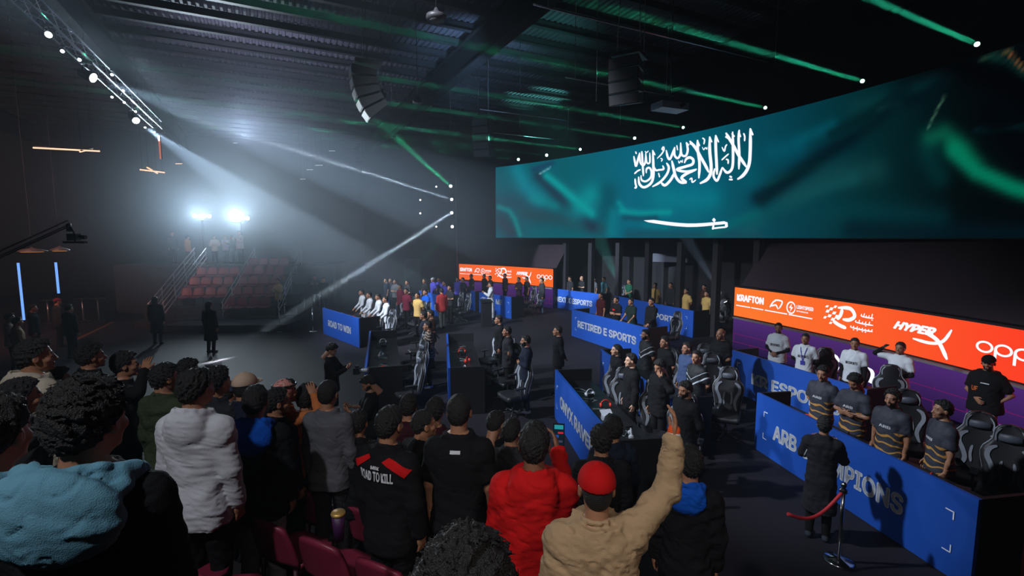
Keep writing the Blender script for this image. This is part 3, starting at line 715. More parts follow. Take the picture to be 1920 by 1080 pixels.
# ------------------------------------------------------------------ queue posts (stanchions)
m_chrome = mat('chrome', (.7, .7, .72), .15, 1.0, var=.05); m_rope = mat('red_rope', (.55, .02, .03), .6, bump=.3, bscale=120)
def stanchion(p, label, group):
    t = thing('rope_post', label, 'rope post', tuple(p), 0, group)
    MB().lathe([(.001, 0), (.16, 0), (.165, .015), (.15, .03), (.05, .05), (.03, .06)], (0, 0, 0), 24).build('base', m_chrome, t)
    MB().lathe([(.02, .05), (.02, .9)], (0, 0, 0), 12).build('pole', m_chrome, t)
    MB().lathe([(.02, .86), (.045, .88), (.045, .92), (.02, .94), (.035, .97), (.02, 1.0), (.001, 1.005)], (0, 0, 0), 16).build('finial', m_chrome, t)
for k, (u, v) in enumerate([(525, 622), (535, 609), (572, 598), (587, 622)]):
    stanchion(atz(u, v, 0), 'chrome rope post beside the far stand, %s' % ['front left one', 'behind the front left one', 'rearmost one', 'front right one'][k], 'rope posts by the far stand')

# ================================================================== BOOTHS, CHAIRS, DESK THINGS
m_blue = mat('blue_vinyl', srgb(26, 80, 176), .5, var=.08, vscale=1.5)
m_let = mat('white_vinyl', srgb(240, 244, 252), .5)
m_desk = mat('desk_black', (.010, .010, .012), .4, var=.2)
def booth(A, B, txt, label, depth=.75, t0=.14, t1=.86, zt=(.36, .66), marks=True, two=None, H_=1.07, end=m_black):
    A = Vector((*A, 0)); B = Vector((*B, 0)); d = (B - A).normalized(); L = (B - A).length; n = Vector((-d.y, d.x, 0))
    t = thing('player_booth', label, 'booth', tuple(A), 0, 'blue fronted player booths'); Z = Vector((0, 0, 1))
    O = lambda s, k, z: d * s + n * k + Z * z
    Rm = rotx(d)
    b = MB(); b.box(O(L / 2, .03, H_ / 2 + .005), (L, .05, H_ - .01), Rm); b.build('front_panel', m_blue, t)
    for s_ in (.025, L - .025):
        b = MB(); b.box(O(s_, depth / 2 + .06, H_ / 2 + .005), (.05, depth, H_ - .012), Rm); b.build('side_panel', end, t)
    b = MB(); b.box(O(L / 2, depth / 2 + .06, .80), (L - .12, depth - .02, .04), Rm); b.build('desk_top', m_desk, t)
    b = MB(); b.box(O(L / 2, .12, .45), (.06, .06, .66), Rm); b.box(O(L / 2, depth - .05, .39), (.06, .06, .78), Rm); b.box(O(L / 2, depth / 2, .05), (.06, depth - .1, .06), Rm); b.build('desk_leg', m_steel, t)
    f = lambda x, y, dd=0: O(x, -.004 - .004 * dd, y)
    if txt:
        if two:
            text_on('lettering', txt, f, L * t0, L * t1, .62, .86, m_let, t, .03); text_on('lettering', two, f, L * .14, L * .22, .28, .52, m_let, t, .03)
        else: text_on('lettering', txt, f, L * t0, L * t1, zt[0], zt[1], m_let, t, .03)
    if marks:
        b = MB()
        for sx, s0_ in ((1, .06 * L), (-1, .94 * L)):
            for sy, y0 in ((-1, .80), (1, .30)):
                for (x0, x1, y0_, y1_) in ((0, .10, 0, .014), (0, .014, 0, .10)):
                    xa, xb = s0_ + sx * x0, s0_ + sx * x1; ya, yb = y0 + sy * y0_, y0 + sy * y1_
                    q = [f(xa, ya), f(xb, ya), f(xb, yb), f(xa, yb)]
                    b.add(q if sx * sy > 0 else q[::-1], [[0, 1, 2, 3]])
        b.build('corner_mark', m_let, t)
    return t, (A, d, n, L)
BT = {}
def BOOTH(key, *a, **k): BT[key] = booth(*a, **k)
BOOTH('road', (-7.67, 19.51), (-5.39, 16.91), 'ROAD TO WIN', 'blue fronted player booth lettered ROAD TO WIN', t0=.17, t1=.80, zt=(.40, .66), marks=False)
BOOTH('left_dark', (-4.34, 14.6), (-3.22, 10.38), None, 'dark ended booth in the middle left with the pink lit gear on its desk')
BOOTH('mid_dark', (-1.95, 14.2), (-1.40, 10.38), None, 'dark ended booth in the middle with orange headsets on its desk')
BOOTH('onyx', (.92, 10.25), (1.42, 6.55), 'ONYX RAVENS', 'blue fronted player booth lettered ONYX RAVENS', t0=.14, t1=.82, zt=(.42, .68))
BOOTH('mid', (2.24, 12.16), (2.78, 8.35), 'NV', 'blue fronted booth behind the standing players in black V striped shirts', t0=.66, t1=.80)
BOOTH('retired', (2.36, 19.07), (4.25, 15.05), 'RETIRED E SPORTS', 'blue fronted player booth lettered RETIRED E SPORTS', t0=.10, t1=.88, zt=(.42, .70))
BOOTH('ts', (5.0, 23.6), (7.01, 18.65), 'ESPORTS', 'blue fronted booth in front of the gold jerseys, its name ending in TS', t0=.48, t1=.84, zt=(.42, .68))
BOOTH('next', (2.1, 27.23), (4.43, 24.3), 'NEXT X ESPORTS', 'blue fronted player booth lettered NEXT X ESPORTS', t0=.14, t1=.86, zt=(.36, .66), marks=False)
BOOTH('the', (-1.71, 25.09), (-.05, 23.05), 'THE     ME', 'blue fronted booth behind the white robed man, its name ending in ME', t0=.1, t1=.74, two='B', marks=True)
BOOTH('ba', (-5.0, 26.0), (-3.45, 23.5), 'BA', 'far blue fronted booth lettered BA', t0=.72, t1=.92, zt=(.30, .56), marks=False)
BOOTH('kr', (5.56, 12.1), (6.62, 8.85), 'KR ESPORTS', 'blue fronted player booth lettered KR ESPORTS', t0=.20, t1=.86, zt=(.38, .66))
BOOTH('arb', (4.49, 8.69), (5.06, 5.02), 'ARB CHAMPIONS', 'blue fronted player booth lettered ARB CHAMPIONS', t0=.13, t1=.78, zt=(.38, .66), depth=.6)
BOOTH('far_left', (-7.2, 27.6), (-5.6, 24.6), None, 'far blue fronted booth before the maroon shirted players', marks=False)
BOOTH('far_mid', (-3.0, 27.9), (-2.0, 25.6), None, 'far blue fronted booth left of the white robed man', marks=False)
def desk_at(key, s, k, z=.82):
    A, d, n, L = BT[key][1]; return A + d * s + n * k + Vector((0, 0, z))

# --- gaming chair, built once, then copied
m_ch = mat('chair_black', (.020, .020, .024), .45, bump=.2, bscale=90); m_chg = mat('chair_grey', srgb(150, 155, 166), .35, var=.1); m_chp = mat('chair_panel', srgb(84, 88, 100), .5, var=.1)
def make_chair():
    t = thing('gaming_chair', 'x', 'chair')
    # cushion
    nx, ny = 9, 9; b = MB(); vs = []
    for i_ in range(nx):
        for j_ in range(ny):
            x = -.26 + .52 * i_ / (nx - 1); y = -.24 + .50 * j_ / (ny - 1); e = abs(x) / .26
            z = .48 + .05 * max(0, e - .6) / .4 - .02 * (j_ == ny - 1) - .02 * (i_ in (0, nx - 1)); vs.append((x, y, z))
    k = len(vs); vs += [(x * .92, y * .95, .38) for x, y, z in vs]
    fs = [[i_ * ny + j_, (i_ + 1) * ny + j_, (i_ + 1) * ny + j_ + 1, i_ * ny + j_ + 1] for i_ in range(nx - 1) for j_ in range(ny - 1)]
    fs += [[q + k for q in f][::-1] for f in fs[:(nx - 1) * (ny - 1)]]
    rim = [(i_, 0) for i_ in range(nx)] + [(nx - 1, j_) for j_ in range(1, ny)] + [(i_, ny - 1) for i_ in range(nx - 2, -1, -1)] + [(0, j_) for j_ in range(ny - 2, 0, -1)]
    rr = [i_ * ny + j_ for i_, j_ in rim]; fs += [[rr[q], rr[q] + k, rr[(q + 1) % len(rr)] + k, rr[(q + 1) % len(rr)]] for q in range(len(rr))]
    b.add(vs, fs, 0, True); b.build('seat', m_ch, t)
    prof = [(.44, .20), (.52, .225), (.62, .235), (.72, .25), (.82, .275), (.92, .285), (.99, .265), (1.05, .215), (1.11, .175), (1.18, .17), (1.24, .165), (1.29, .14), (1.325, .09), (1.335, .03)]
    W = lambda z: np.interp(z, [p[0] for p in prof], [p[1] for p in prof]); Yc = lambda z: -.24 - (z - .44) * .18
    nx = 9; vs = []
    for (z, w_) in prof:
        for i_ in range(nx):
            q = -1 + 2 * i_ / (nx - 1); vs.append((w_ * q, Yc(z) + .030 + .035 * abs(q) ** 2 - .02 * (abs(q) == 1), z))
    k = len(vs)
    for (z, w_) in prof:
        for i_ in range(nx):
            q = -1 + 2 * i_ / (nx - 1); vs.append((w_ * q, Yc(z) - .045 + .045 * abs(q) ** 2, z))
    m_ = len(prof); fs = [[j_ * nx + i_, j_ * nx + i_ + 1, (j_ + 1) * nx + i_ + 1, (j_ + 1) * nx + i_] for j_ in range(m_ - 1) for i_ in range(nx - 1)]
    fs += [[q + k for q in f][::-1] for f in fs[:(m_ - 1) * (nx - 1)]]
    rim = [i_ for i_ in range(nx)] + [j_ * nx + nx - 1 for j_ in range(1, m_)] + [(m_ - 1) * nx + i_ for i_ in range(nx - 2, -1, -1)] + [j_ * nx for j_ in range(m_ - 2, 0, -1)]
    fs += [[rim[q], rim[q] + k, rim[(q + 1) % len(rim)] + k, rim[(q + 1) % len(rim)]] for q in range(len(rim))]
    b = MB(); b.add(vs, fs, 0, True); bk = b.build('backrest', m_ch, t)
    # grey flashes on front and rear
    b = MB()
    for side in (1, -1):
        for s_ in (-1, 1):
            off = .040 if side > 0 else -.052
            F = lambda x, z: Vector((x, Yc(z) + off + (.035 if side > 0 else .045) * (x / W(z)) ** 2 + .004 * side, z))
            ribbon(b, [(s_ * .17, .50), (s_ * .13, .64), (s_ * .16, .76), (s_ * .21, .88), (s_ * .19, .98), (s_ * .12, 1.03)], .055, F)
            ribbon(b, [(s_ * .06, .60), (s_ * .075, .72), (s_ * .06, .84)], .032, F)
            for z0 in (1.2,): ribbon(b, [(s_ * .14, 1.10), (s_ * .145, 1.2), (s_ * .10, 1.28)], .018, F)
    b.build('stripe', m_chg, bk)
    b = MB(); b.tube([(W(z) * s_, Yc(z), z) for s_ in (-1,) for z in [.5 + .05 * q for q in range(17)]] + [(W(z), Yc(z), z) for z in [1.3 - .05 * q for q in range(17)]], .011, 6); b.build('piping', m_chg, bk)
    b = MB(); vs = []
    b.lathe([(.001, -.055), (.05, -.05), (.06, 0), (.05, .05), (.001, .055)], (0, 0, 0), 16, Matrix.Rotation(math.pi / 2, 3, 'Y') @ Matrix.Diagonal((1, .6, 2.2))); b.build('head_pillow', m_chp, t, (0, -.30, 1.16))
    for s_ in (-1, 1):
        b = MB(); b.box((s_ * .30, .0, .68), (.09, .26, .03)); b.tube([(s_ * .27, -.03, .42), (s_ * .31, -.03, .46), (s_ * .31, -.03, .67)], .018, 8); b.build('armrest', m_ch, t)
    b = MB(); b.lathe([(.03, .08), (.03, .22), (.02, .22), (.02, .38)], (0, 0, 0), 12); b.build('gas_stem', m_steel, t)
    b = MB()
    for q in range(5):
        a = q * 2 * math.pi / 5; b.tube([(0, 0, .11), (.3 * math.cos(a), .3 * math.sin(a), .075)], .022, 8, r2=.014)
    bs = b.build('star_base', m_ch, t)
    for q in range(5):
        a = q * 2 * math.pi / 5; b = MB(); b.lathe([(.001, -.02), (.03, -.018), (.03, .018), (.001, .02)], (.3 * math.cos(a), .3 * math.sin(a), .032), 12, Matrix.Rotation(math.pi / 2, 3, 'X')); b.build('caster', m_ch, bs)
    return t
CHAIR = [None]
def chair(u, v, heading, label, group, top=1.33, dpt=None):
    p = atz(u, v, top) if dpt is None else atd(u, v, dpt)
    if CHAIR[0] is None: CHAIR[0] = make_chair(); c = CHAIR[0]
    else: c = copy_tree(CHAIR[0])
    c.location = (p.x, p.y, 0); c.rotation_euler = (0, 0, math.radians(heading) - math.pi / 2); c['label'] = label; c['group'] = group
    return c
ORD = ['nearest', 'second', 'third', 'fourth', 'fifth', 'sixth']
def chairs(key, txt, pts, hd):
    for k, (u, v) in enumerate(pts):
        chair(u, v, hd + R.uniform(-14, 14), ('black gaming chair at the %s, ' % txt) + ('the only one' if len(pts) == 1 else ['nearest the camera', 'second nearest', 'third nearest', 'farthest of four'][len(pts) - 1 - k]), 'gaming chairs at the ' + txt)
chairs('road', 'ROAD TO WIN booth', [(679, 567), (700, 572), (720, 581)], 221)
chairs('left_dark', 'dark booth in the middle left', [(784, 606), (779, 622), (771, 641), (762, 664)], 222)
chairs('mid_dark', 'dark booth in the middle', [(920, 618), (934, 634), (947, 648), (962, 668)], 222)
chairs('onyx', 'ONYX RAVENS booth', [(1146, 685), (1166, 697), (1233, 722), (1278, 748)], 250)
chairs('mid', 'V striped booth', [(1249, 660), (1320, 650), (1338, 668), (1365, 696)], 240)
chairs('kr', 'KR ESPORTS booth', [(1543, 645), (1592, 661), (1668, 676)], 70)
chairs('arb', 'ARB CHAMPIONS booth', [(1712, 742), (1838, 785), (1893, 812)], 230)
chairs('retired', 'RETIRED E SPORTS booth', [(1256, 585)], 215)
chairs('next', 'far NEXT X ESPORTS booth', [(1158, 534)], 215)
chairs('ts', 'booth of the gold jerseys', [(1354, 562)], 220)
chairs('the', 'booth ending in ME', [(991, 536), (1005, 541)], 215)
chairs('ba', 'far BA booth', [(747, 557), (759, 556), (780, 566), (788, 567)], 225)
chairs('far_mid', 'far booth left of the white robe', [(852, 548), (866, 550)], 220)

# --- headsets, phones and cables on the desks
m_hred = mat('headset_red', srgb(235, 60, 40), .4); m_hwh = mat('headset_white', srgb(200, 205, 215), .35); m_hbk = mat('headset_black', (.015, .015, .018), .35)
def headset(p, m, label, rz=0.0, group='headsets on the player desks'):
    t = thing('headset', label, 'headset', (p.x, p.y, p.z + .012), rz, group)
    MB().tube([(.085 * math.cos(a), .0, .085 * math.sin(a) + .05) for a in [math.pi * q / 12 for q in range(13)]], .010, 8).build('headband', m, t)
    for s_ in (-1, 1):
        MB().lathe([(.001, -.016), (.036, -.016), (.042, 0), (.036, .018), (.001, .018)], (s_ * .088, 0, .040), 16, Matrix.Rotation(math.pi / 2, 3, 'Y')).build('ear_cup', m, t)
    MB().tube([(-.09, .02, .02), (-.07, .08, .012), (-.02, .11, .01)], .005, 6).build('microphone', m_hbk, t)
    return t
for key, s, k, m, nm, rz in [('road', 2.2, .35, m_hred, 'red headset on the ROAD TO WIN desk', .3), ('road', 1.2, .3, m_hwh, 'white headset on the ROAD TO WIN desk', .9),
    ('left_dark', 3.9, .4, m_hred, 'pink lit headset at the near end of the middle left dark desk', .4), ('left_dark', 2.4, .35, m_hwh, 'pale headset halfway along the middle left dark desk', 1.3), ('left_dark', .8, .4, m_hwh, 'pale headset at the far end of the middle left dark desk', .2),
    ('mid_dark', 1.5, .4, m_hred, 'orange headset farther back on the middle dark desk', .3), ('mid_dark', 2.5, .5, m_hred, 'orange headset nearer on the middle dark desk', 1.1), ('mid_dark', 3.3, .4, m_hwh, 'pale headset at the near end of the middle dark desk', 1.9),
    ('onyx', 1.1, .45, m_hwh, 'pale headset at the far end of the ONYX RAVENS desk', .5), ('onyx', 1.75, .55, m_hred, 'red headset on the ONYX RAVENS desk', .1), ('onyx', 3.1, .5, m_hwh, 'pale headset at the near end of the ONYX RAVENS desk', 1.4),
    ('retired', .95, .25, m_hred, 'round red headset at the left end of the RETIRED E SPORTS desk', .5), ('retired', 2.9, .3, m_hwh, 'white headset on the RETIRED E SPORTS desk', 1.0),
    ('arb', 2.35, .22, m_hwh, 'pale headset on the ARB CHAMPIONS desk', 1.5), ('arb', 2.95, .30, m_hred, 'red headset at the near end of the ARB CHAMPIONS desk', .7), ('arb', .9, .3, m_hred, 'red headset at the far end of the ARB CHAMPIONS desk', 2.0), ('kr', .9, .3, m_hwh, 'white headset on the KR ESPORTS desk', .6)]:
    headset(desk_at(key, s, k), m, nm, rz)
m_cab = mat('cable_grey', srgb(120, 135, 140), .5)
for key, lo_, hi_, n_ in [('left_dark', .4, 4.0, 8), ('mid_dark', .6, 3.7, 7), ('onyx', .5, 3.5, 8), ('arb', .5, 3.2, 5)]:
    for q in range(n_):
        s = lo_ + (hi_ - lo_) * (q + R.random() * .5) / n_; c = [desk_at(key, s + R.uniform(-.2, .2), .18 + .38 * R.random(), .828) for _ in range(4)]
        b = MB(); P = [Vector(x) for x in c]; Q_ = []
        for i_ in range(3):
            for t_ in range(5): Q_.append(P[i_].lerp(P[i_ + 1], t_ / 5) + Vector((0, 0, .006 * math.sin(t_))))
        b.tube(Q_, .006, 5); tag(b.build('cable', m_cab), 'grey cable on the %s desk, %s' % ({'left_dark': 'middle left dark', 'mid_dark': 'middle dark', 'onyx': 'ONYX RAVENS', 'arb': 'ARB CHAMPIONS'}[key], ['at its far end', 'second from its far end', 'third from its far end', 'just before its middle', 'just past its middle', 'sixth from its far end', 'seventh from its far end', 'at its near end'][q]), 'cable', 'cables on the %s desk' % key.replace('_', ' '))
p = desk_at('onyx', 2.35, .40); t = thing('carton', 'open white carton on the ONYX RAVENS desk', 'box', tuple(p), .25)
MB().box((0, 0, .05), (.20, .15, .10)).build('box', m_hwh, t); MB().box((0, .10, .115), (.20, .10, .008), Matrix.Rotation(.5, 3, 'X')).build('lid', m_hwh, t)
p = desk_at('onyx', 2.6, .62); b = MB(); b.box(p + Vector((0, 0, .01)), (.12, .2, .02), .3); tag(b.build('tablet', m_hbk), 'black tablet by the white carton on the ONYX RAVENS desk', 'tablet')
for q, (key, s) in enumerate([('left_dark', 1.5), ('left_dark', 3.1), ('mid_dark', 2.0), ('onyx', 1.3), ('arb', 1.6), ('arb', 2.7), ('kr', 1.8), ('retired', 2.0)]):
    p = desk_at(key, s, .42); t = thing('phone_stand', 'phone standing on a small stand on the %s desk' % ['middle left dark', 'near half of the middle left dark', 'middle dark', 'ONYX RAVENS', 'far half of the ARB CHAMPIONS', 'near half of the ARB CHAMPIONS', 'KR ESPORTS', 'RETIRED E SPORTS'][q], 'phone', tuple(p), .2 * q, 'phones on the player desks')
    MB().box((0, 0, .008), (.08, .08, .016)).build('foot', m_hbk, t); MB().box((0, .01, .075), (.15, .010, .07), Matrix.Rotation(-.3, 3, 'X')).build('phone', m_hbk, t)

# --- red rope and post at the lower right
p = Vector((4.05, 4.95, 0)); pp = atz(1583, 905, 1.0)
stanchion(Vector((pp.x, pp.y, 0)), 'chrome rope post beside the person in the long dark coat', None)
q0 = Vector((pp.x, pp.y, .90)); q1 = atz(1478, 958, .72)
b = MB(); q1 = Vector((pp.x - .72, pp.y - .12, .68)); b.tube([q0.lerp(q1, t_ / 12) + Vector((0, 0, -.18 * math.sin(math.pi * t_ / 12))) for t_ in range(13)], .02, 10)
tag(b.build('barrier_rope', m_rope), 'red barrier rope hung from the post by the ARB booth', 'rope')

# ================================================================== FIGURES (one signed-distance field per piece, meshed by surface nets)
class Field:
    def __init__(s, lo, hi, h):
        s.lo = np.array(lo, float); s.h = h
        s.n = np.maximum(4, np.ceil((np.array(hi) - s.lo) / h).astype(int) + 1)
        s.F = np.full(s.n, 1.0, np.float32)
        s.ax = [(s.lo[k] + h * np.arange(s.n[k])).astype(np.float32) for k in range(3)]
    def reg(s, lo, hi):
        a = np.clip(np.floor((np.array(lo) - s.lo) / s.h).astype(int), 0, s.n); b = np.clip(np.ceil((np.array(hi) - s.lo) / s.h).astype(int) + 1, 0, s.n)
        sl = tuple(slice(a[k], b[k]) for k in range(3))
        if any(b[k] <= a[k] for k in range(3)): return None, None
        return sl, (s.ax[0][sl[0]][:, None, None], s.ax[1][sl[1]][None, :, None], s.ax[2][sl[2]][None, None, :])
    def put(s, lo, hi, fn, k=.02, sub=False):
        m = k + 2.5 * s.h
        sl, P = s.reg(np.array(lo) - m, np.array(hi) + m)
        if sl is None: return
        d = fn(*P); F = s.F[sl]
        if sub: d = -d
        else: pass
        if sub:
            h = np.clip(.5 - .5 * (d - F) / k, 0, 1) if k > 0 else 0
            h = np.clip(.5 + .5 * (d - F) / max(k, 1e-6), 0, 1); s.F[sl] = F * (1 - h) + d * h + k * h * (1 - h)
        else:
            h = np.clip(.5 + .5 * (F - d) / max(k, 1e-6), 0, 1); s.F[sl] = F * (1 - h) + d * h - k * h * (1 - h)
    def cap(s, a, b, ra, rb=None, k=.02, sub=False, fx=1.0, fy=1.0):
        rb = ra if rb is None else rb
        a = np.array(a, float); b = np.array(b, float); r = max(ra, rb); ab = b - a; L = max(ab @ ab, 1e-9)
        def fn(x, y, z):
            t = np.clip(((x - a[0]) * ab[0] + (y - a[1]) * ab[1] + (z - a[2]) * ab[2]) / L, 0, 1)
            return np.sqrt(((x - a[0] - t * ab[0]) / fx) ** 2 + ((y - a[1] - t * ab[1]) / fy) ** 2 + (z - a[2] - t * ab[2]) ** 2) - (ra + (rb - ra) * t)
        s.put(np.minimum(a, b) - r * max(fx, fy, 1), np.maximum(a, b) + r * max(fx, fy, 1), fn, k, sub)
    def ell(s, c, r, k=.02, sub=False, M=None):
        c = np.array(c, float); r = np.array(r, float); R_ = r.max()
        def fn(x, y, z):
            X, Y, Z_ = x - c[0], y - c[1], z - c[2]
            if M is not None: X, Y, Z_ = M[0][0] * X + M[0][1] * Y + M[0][2] * Z_, M[1][0] * X + M[1][1] * Y + M[1][2] * Z_, M[2][0] * X + M[2][1] * Y + M[2][2] * Z_
            k0 = np.sqrt((X / r[0]) ** 2 + (Y / r[1]) ** 2 + (Z_ / r[2]) ** 2); k1 = np.sqrt((X / r[0] ** 2) ** 2 + (Y / r[1] ** 2) ** 2 + (Z_ / r[2] ** 2) ** 2) + 1e-6
            return k0 * (k0 - 1) / k1
        s.put(c - (R_ if M is not None else r), c + (R_ if M is not None else r), fn, k, sub)
    def loft(s, tab, k=.02, grow=0.0, zlo=None, zhi=None, lean=0.0, roll=0.0):
        """tab rows (z, half width, half depth, y centre); leaned about the hips"""
        if abs(lean) > .01:
            if (tab[0][0] if zlo is None else zlo) < .9: s.loft(tab, k, grow, zlo, .99)
            if tab[-1][0] < 1.0: return
            zlo = max(.93, tab[0][0] if zlo is None else zlo)
        T = np.array(tab, float); cl, sl_ = math.cos(lean), math.sin(lean)
        zlo = T[0, 0] if zlo is None else zlo; zhi = T[-1, 0] if zhi is None else zhi
        def fn(x, y, z):
            zz = (z - .95) * cl + y * sl_ + .95; yy = y * cl - (z - .95) * sl_
            a = np.interp(zz, T[:, 0], T[:, 1]) + grow; b_ = np.interp(zz, T[:, 0], T[:, 2]) + grow; yc = np.interp(zz, T[:, 0], T[:, 3])
            q = (np.abs(x / a) ** 2.4 + np.abs((yy - yc) / b_) ** 2.4) ** (1 / 2.4)
            d = (q - 1) * np.minimum(a, b_) * .9
            return np.maximum(np.maximum(d, zz - zhi), zlo - zz)
        s.put((-.34, -.5, zlo - .12), (.34, .7, zhi + .08), fn, k)
    def noise(s, amp, wl, seed=0, stretch=(1, 1, 1), zlo=-9, zhi=9, ridge=False):
        rr = np.random.RandomState(seed); m = np.abs(s.F) < 3 * s.h + amp * 2
        I = np.nonzero(m); P = np.stack([s.ax[k][I[k]] for k in range(3)], 1).astype(float)
        v = np.zeros(len(P)); W = P.copy()
        for _ in range(3):
            q = rr.randn(3) * 2 / wl; W = W + wl * .35 * np.sin(P @ q + rr.rand() * 6)[:, None] * rr.randn(3) * .6
        for _ in range(5):
            q = rr.randn(3); q = q / np.linalg.norm(q) * (2 * math.pi / wl) * rr.uniform(.7, 1.6) * np.array(stretch)
            v += np.sin(W @ q + rr.rand() * 6)
        v /= 3
        if ridge: v = 1 - 2 * np.abs(v)
        wz = np.clip((P[:, 2] - zlo) / .03, 0, 1) * np.clip((zhi - P[:, 2]) / .03, 0, 1)
        s.F[I] -= (amp * v * wz).astype(np.float32)
    def clip(s, fn):   # keep where fn<0
        X, Y, Z_ = s.ax[0][:, None, None], s.ax[1][None, :, None], s.ax[2][None, None, :]
        s.F = np.maximum(s.F, fn(X, Y, Z_).astype(np.float32))
    def mesh(s):
        F = s.F; F[0], F[-1], F[:, 0], F[:, -1], F[:, :, 0], F[:, :, -1] = 1, 1, 1, 1, 1, 1
        n = np.array(F.shape) - 1; c = [F[i:n[0] + i, j:n[1] + j, k:n[2] + k] for i in (0, 1) for j in (0, 1) for k in (0, 1)]
        neg = sum((q < 0).astype(np.int8) for q in c); act = (neg > 0) & (neg < 8)
        I = np.stack(np.nonzero(act), 1)
        if len(I) == 0: return np.zeros((0, 3)), []
        vals = np.stack([q[act] for q in c], 1); off = np.array([(i, j, k) for i in (0, 1) for j in (0, 1) for k in (0, 1)], float)
        S = np.zeros((len(I), 3)); cnt = np.zeros(len(I))
        for a_ in range(8):
            for b_ in range(a_ + 1, 8):
                if np.abs(off[a_] - off[b_]).sum() == 1:
                    fa, fb = vals[:, a_], vals[:, b_]; m = (fa < 0) != (fb < 0); t = fa[m] / (fa[m] - fb[m])
                    S[m] += off[a_] + t[:, None] * (off[b_] - off[a_]); cnt[m] += 1
        V = s.lo + (I + S / cnt[:, None]) * s.h
        idx = np.full(act.shape, -1, np.int64); idx[act] = np.arange(len(I)); Q = []
        for ax in range(3):
            e0 = [slice(0, None)] * 3; e1 = [slice(0, None)] * 3; e0[ax] = slice(0, -1); e1[ax] = slice(1, None)
            A, B = F[tuple(e0)] < 0, F[tuple(e1)] < 0
            u, v = [(1, 2), (2, 0), (0, 1)][ax]
            E = np.stack(np.nonzero(A != B), 1); ok = (E[:, u] > 0) & (E[:, v] > 0) & (E[:, u] < n[u]) & (E[:, v] < n[v]); E = E[ok]
            g = []
            for du, dv in ((-1, -1), (0, -1), (0, 0), (-1, 0)):
                q = E.copy(); q[:, u] += du; q[:, v] += dv; g.append(idx[q[:, 0], q[:, 1], q[:, 2]])
            g = np.stack(g, 1); fl = ~A[E[:, 0], E[:, 1], E[:, 2]]; g[fl] = g[fl][:, ::-1]; Q.append(g)
        return V, np.concatenate(Q)

def np_mesh(name, V, Q, mats, mi=None):
    me = bpy.data.meshes.new(name); nv, nq = len(V), len(Q)
    me.vertices.add(nv); me.vertices.foreach_set('co', np.asarray(V, np.float32).ravel())
    me.loops.add(nq * 4); me.loops.foreach_set('vertex_index', np.asarray(Q, np.int32).ravel())
    me.polygons.add(nq); me.polygons.foreach_set('loop_start', np.arange(0, nq * 4, 4, dtype=np.int32))
    me.polygons.foreach_set('use_smooth', np.ones(nq, bool))
    if mi is not None: me.polygons.foreach_set('material_index', mi.astype(np.int32))
    for m in mats: me.materials.append(m)
    me.update(calc_edges=True); me.validate()
    return me

TORSO = [(.80, .13, .09, 0), (.86, .145, .10, -.01), (.95, .145, .095, -.005), (1.05, .138, .092, 0), (1.18, .150, .100, .005), (1.30, .165, .108, .003), (1.38, .160, .098, -.008), (1.43, .125, .080, -.014), (1.47, .115, .072, -.016), (1.50, .07, .065, -.012)]
GT = [(.60, .20, .14, 0), (.78, .178, .132, -.005), (.86, .178, .135, -.01), (.95, .168, .122, -.005), (1.05, .160, .115, 0), (1.18, .168, .120, .003), (1.30, .180, .122, .002), (1.375, .172, .112, -.008), (1.425, .135, .092, -.014), (1.465, .098, .077, -.016), (1.50, .082, .072, -.014)]
ARMS = {'down': ((.16, 0, -1), (.03, .18, -1)), 'back': ((.3, -.18, -1), (-.62, -.35, -.55)), 'clasp': ((.28, .1, -1), (-.75, .55, -.35)), 'desk': ((.18, .3, -1), (-.1, .75, -.6)),
        'fold': ((.3, .2, -1), (-.95, .45, .05)), 'heart': ((.35, .2, -1), (-.75, .45, .55)), 'phone': ((.25, .45, -.85), (-.35, .75, .45)), 'camera': ((.35, .5, -.8), (-.55, .7, .35)),
        'salute': ((.95, .35, .15), (-.72, .25, .62)), 'face': ((.75, .45, -.2), (-.75, .15, .7)), 'up': ((.55, .25, .85), (.12, .12, 1)), 'reach': ((.5, .7, .05), (-.3, .7, .6)), 'pocket': ((.3, -.1, -1), (-.12, .3, -.9)), 'hips': ((.55, -.1, -.9), (-.5, .3, -.6))}
def unit(v): v = np.array(v, float); return v / np.linalg.norm(v)
def rx(p, a):   # lean forward about the hip line
    y, z = p[1], p[2] - .95; return np.array([p[0], y * math.cos(a) + z * math.sin(a), -y * math.sin(a) + z * math.cos(a) + .95])
def skeleton(pose):
    al, ar = pose.get('arms', ('down', 'down')); lean = pose.get('lean', 0.0); J = {'lean': lean}
    for sgn, an, key in ((-1, al, 'L'), (1, ar, 'R')):
        U, Fo = ARMS[an] if isinstance(an, str) else an
        up = unit((sgn * U[0], U[1], U[2])); fo = unit((sgn * Fo[0], Fo[1], Fo[2]))
        sh = np.array([sgn * .168, -.01, 1.395]); sh[2] += max(0, up[2]) * .05
        sh = rx(sh, lean); el = sh + up * .285; wr = el + fo * .25
        J[key] = (sh, el, wr, fo)
    st = pose.get('stance', .085); J['legs'] = []
    for sgn in (-1, 1):
        J['legs'].append((np.array([sgn * .09, -.005, .90]), np.array([sgn * (st + .01), .02 + pose.get('step', 0) * sgn * .5, .49]), np.array([sgn * (st + .015), -.02 + pose.get('step', 0) * sgn, .08])))
    J['neck'] = rx(np.array([0, -.015, 1.47]), lean)
    J['head'] = rx(np.array([0, .02, 1.635]), lean * .8) + np.array([0, max(0, -pose.get('nod', 0)) * 0, 0])
    return J
def head_rot(pose):
    return np.array(Matrix.Rotation(pose.get('turn', 0), 3, 'Z') @ Matrix.Rotation(-(pose.get('nod', 0)), 3, 'X'))
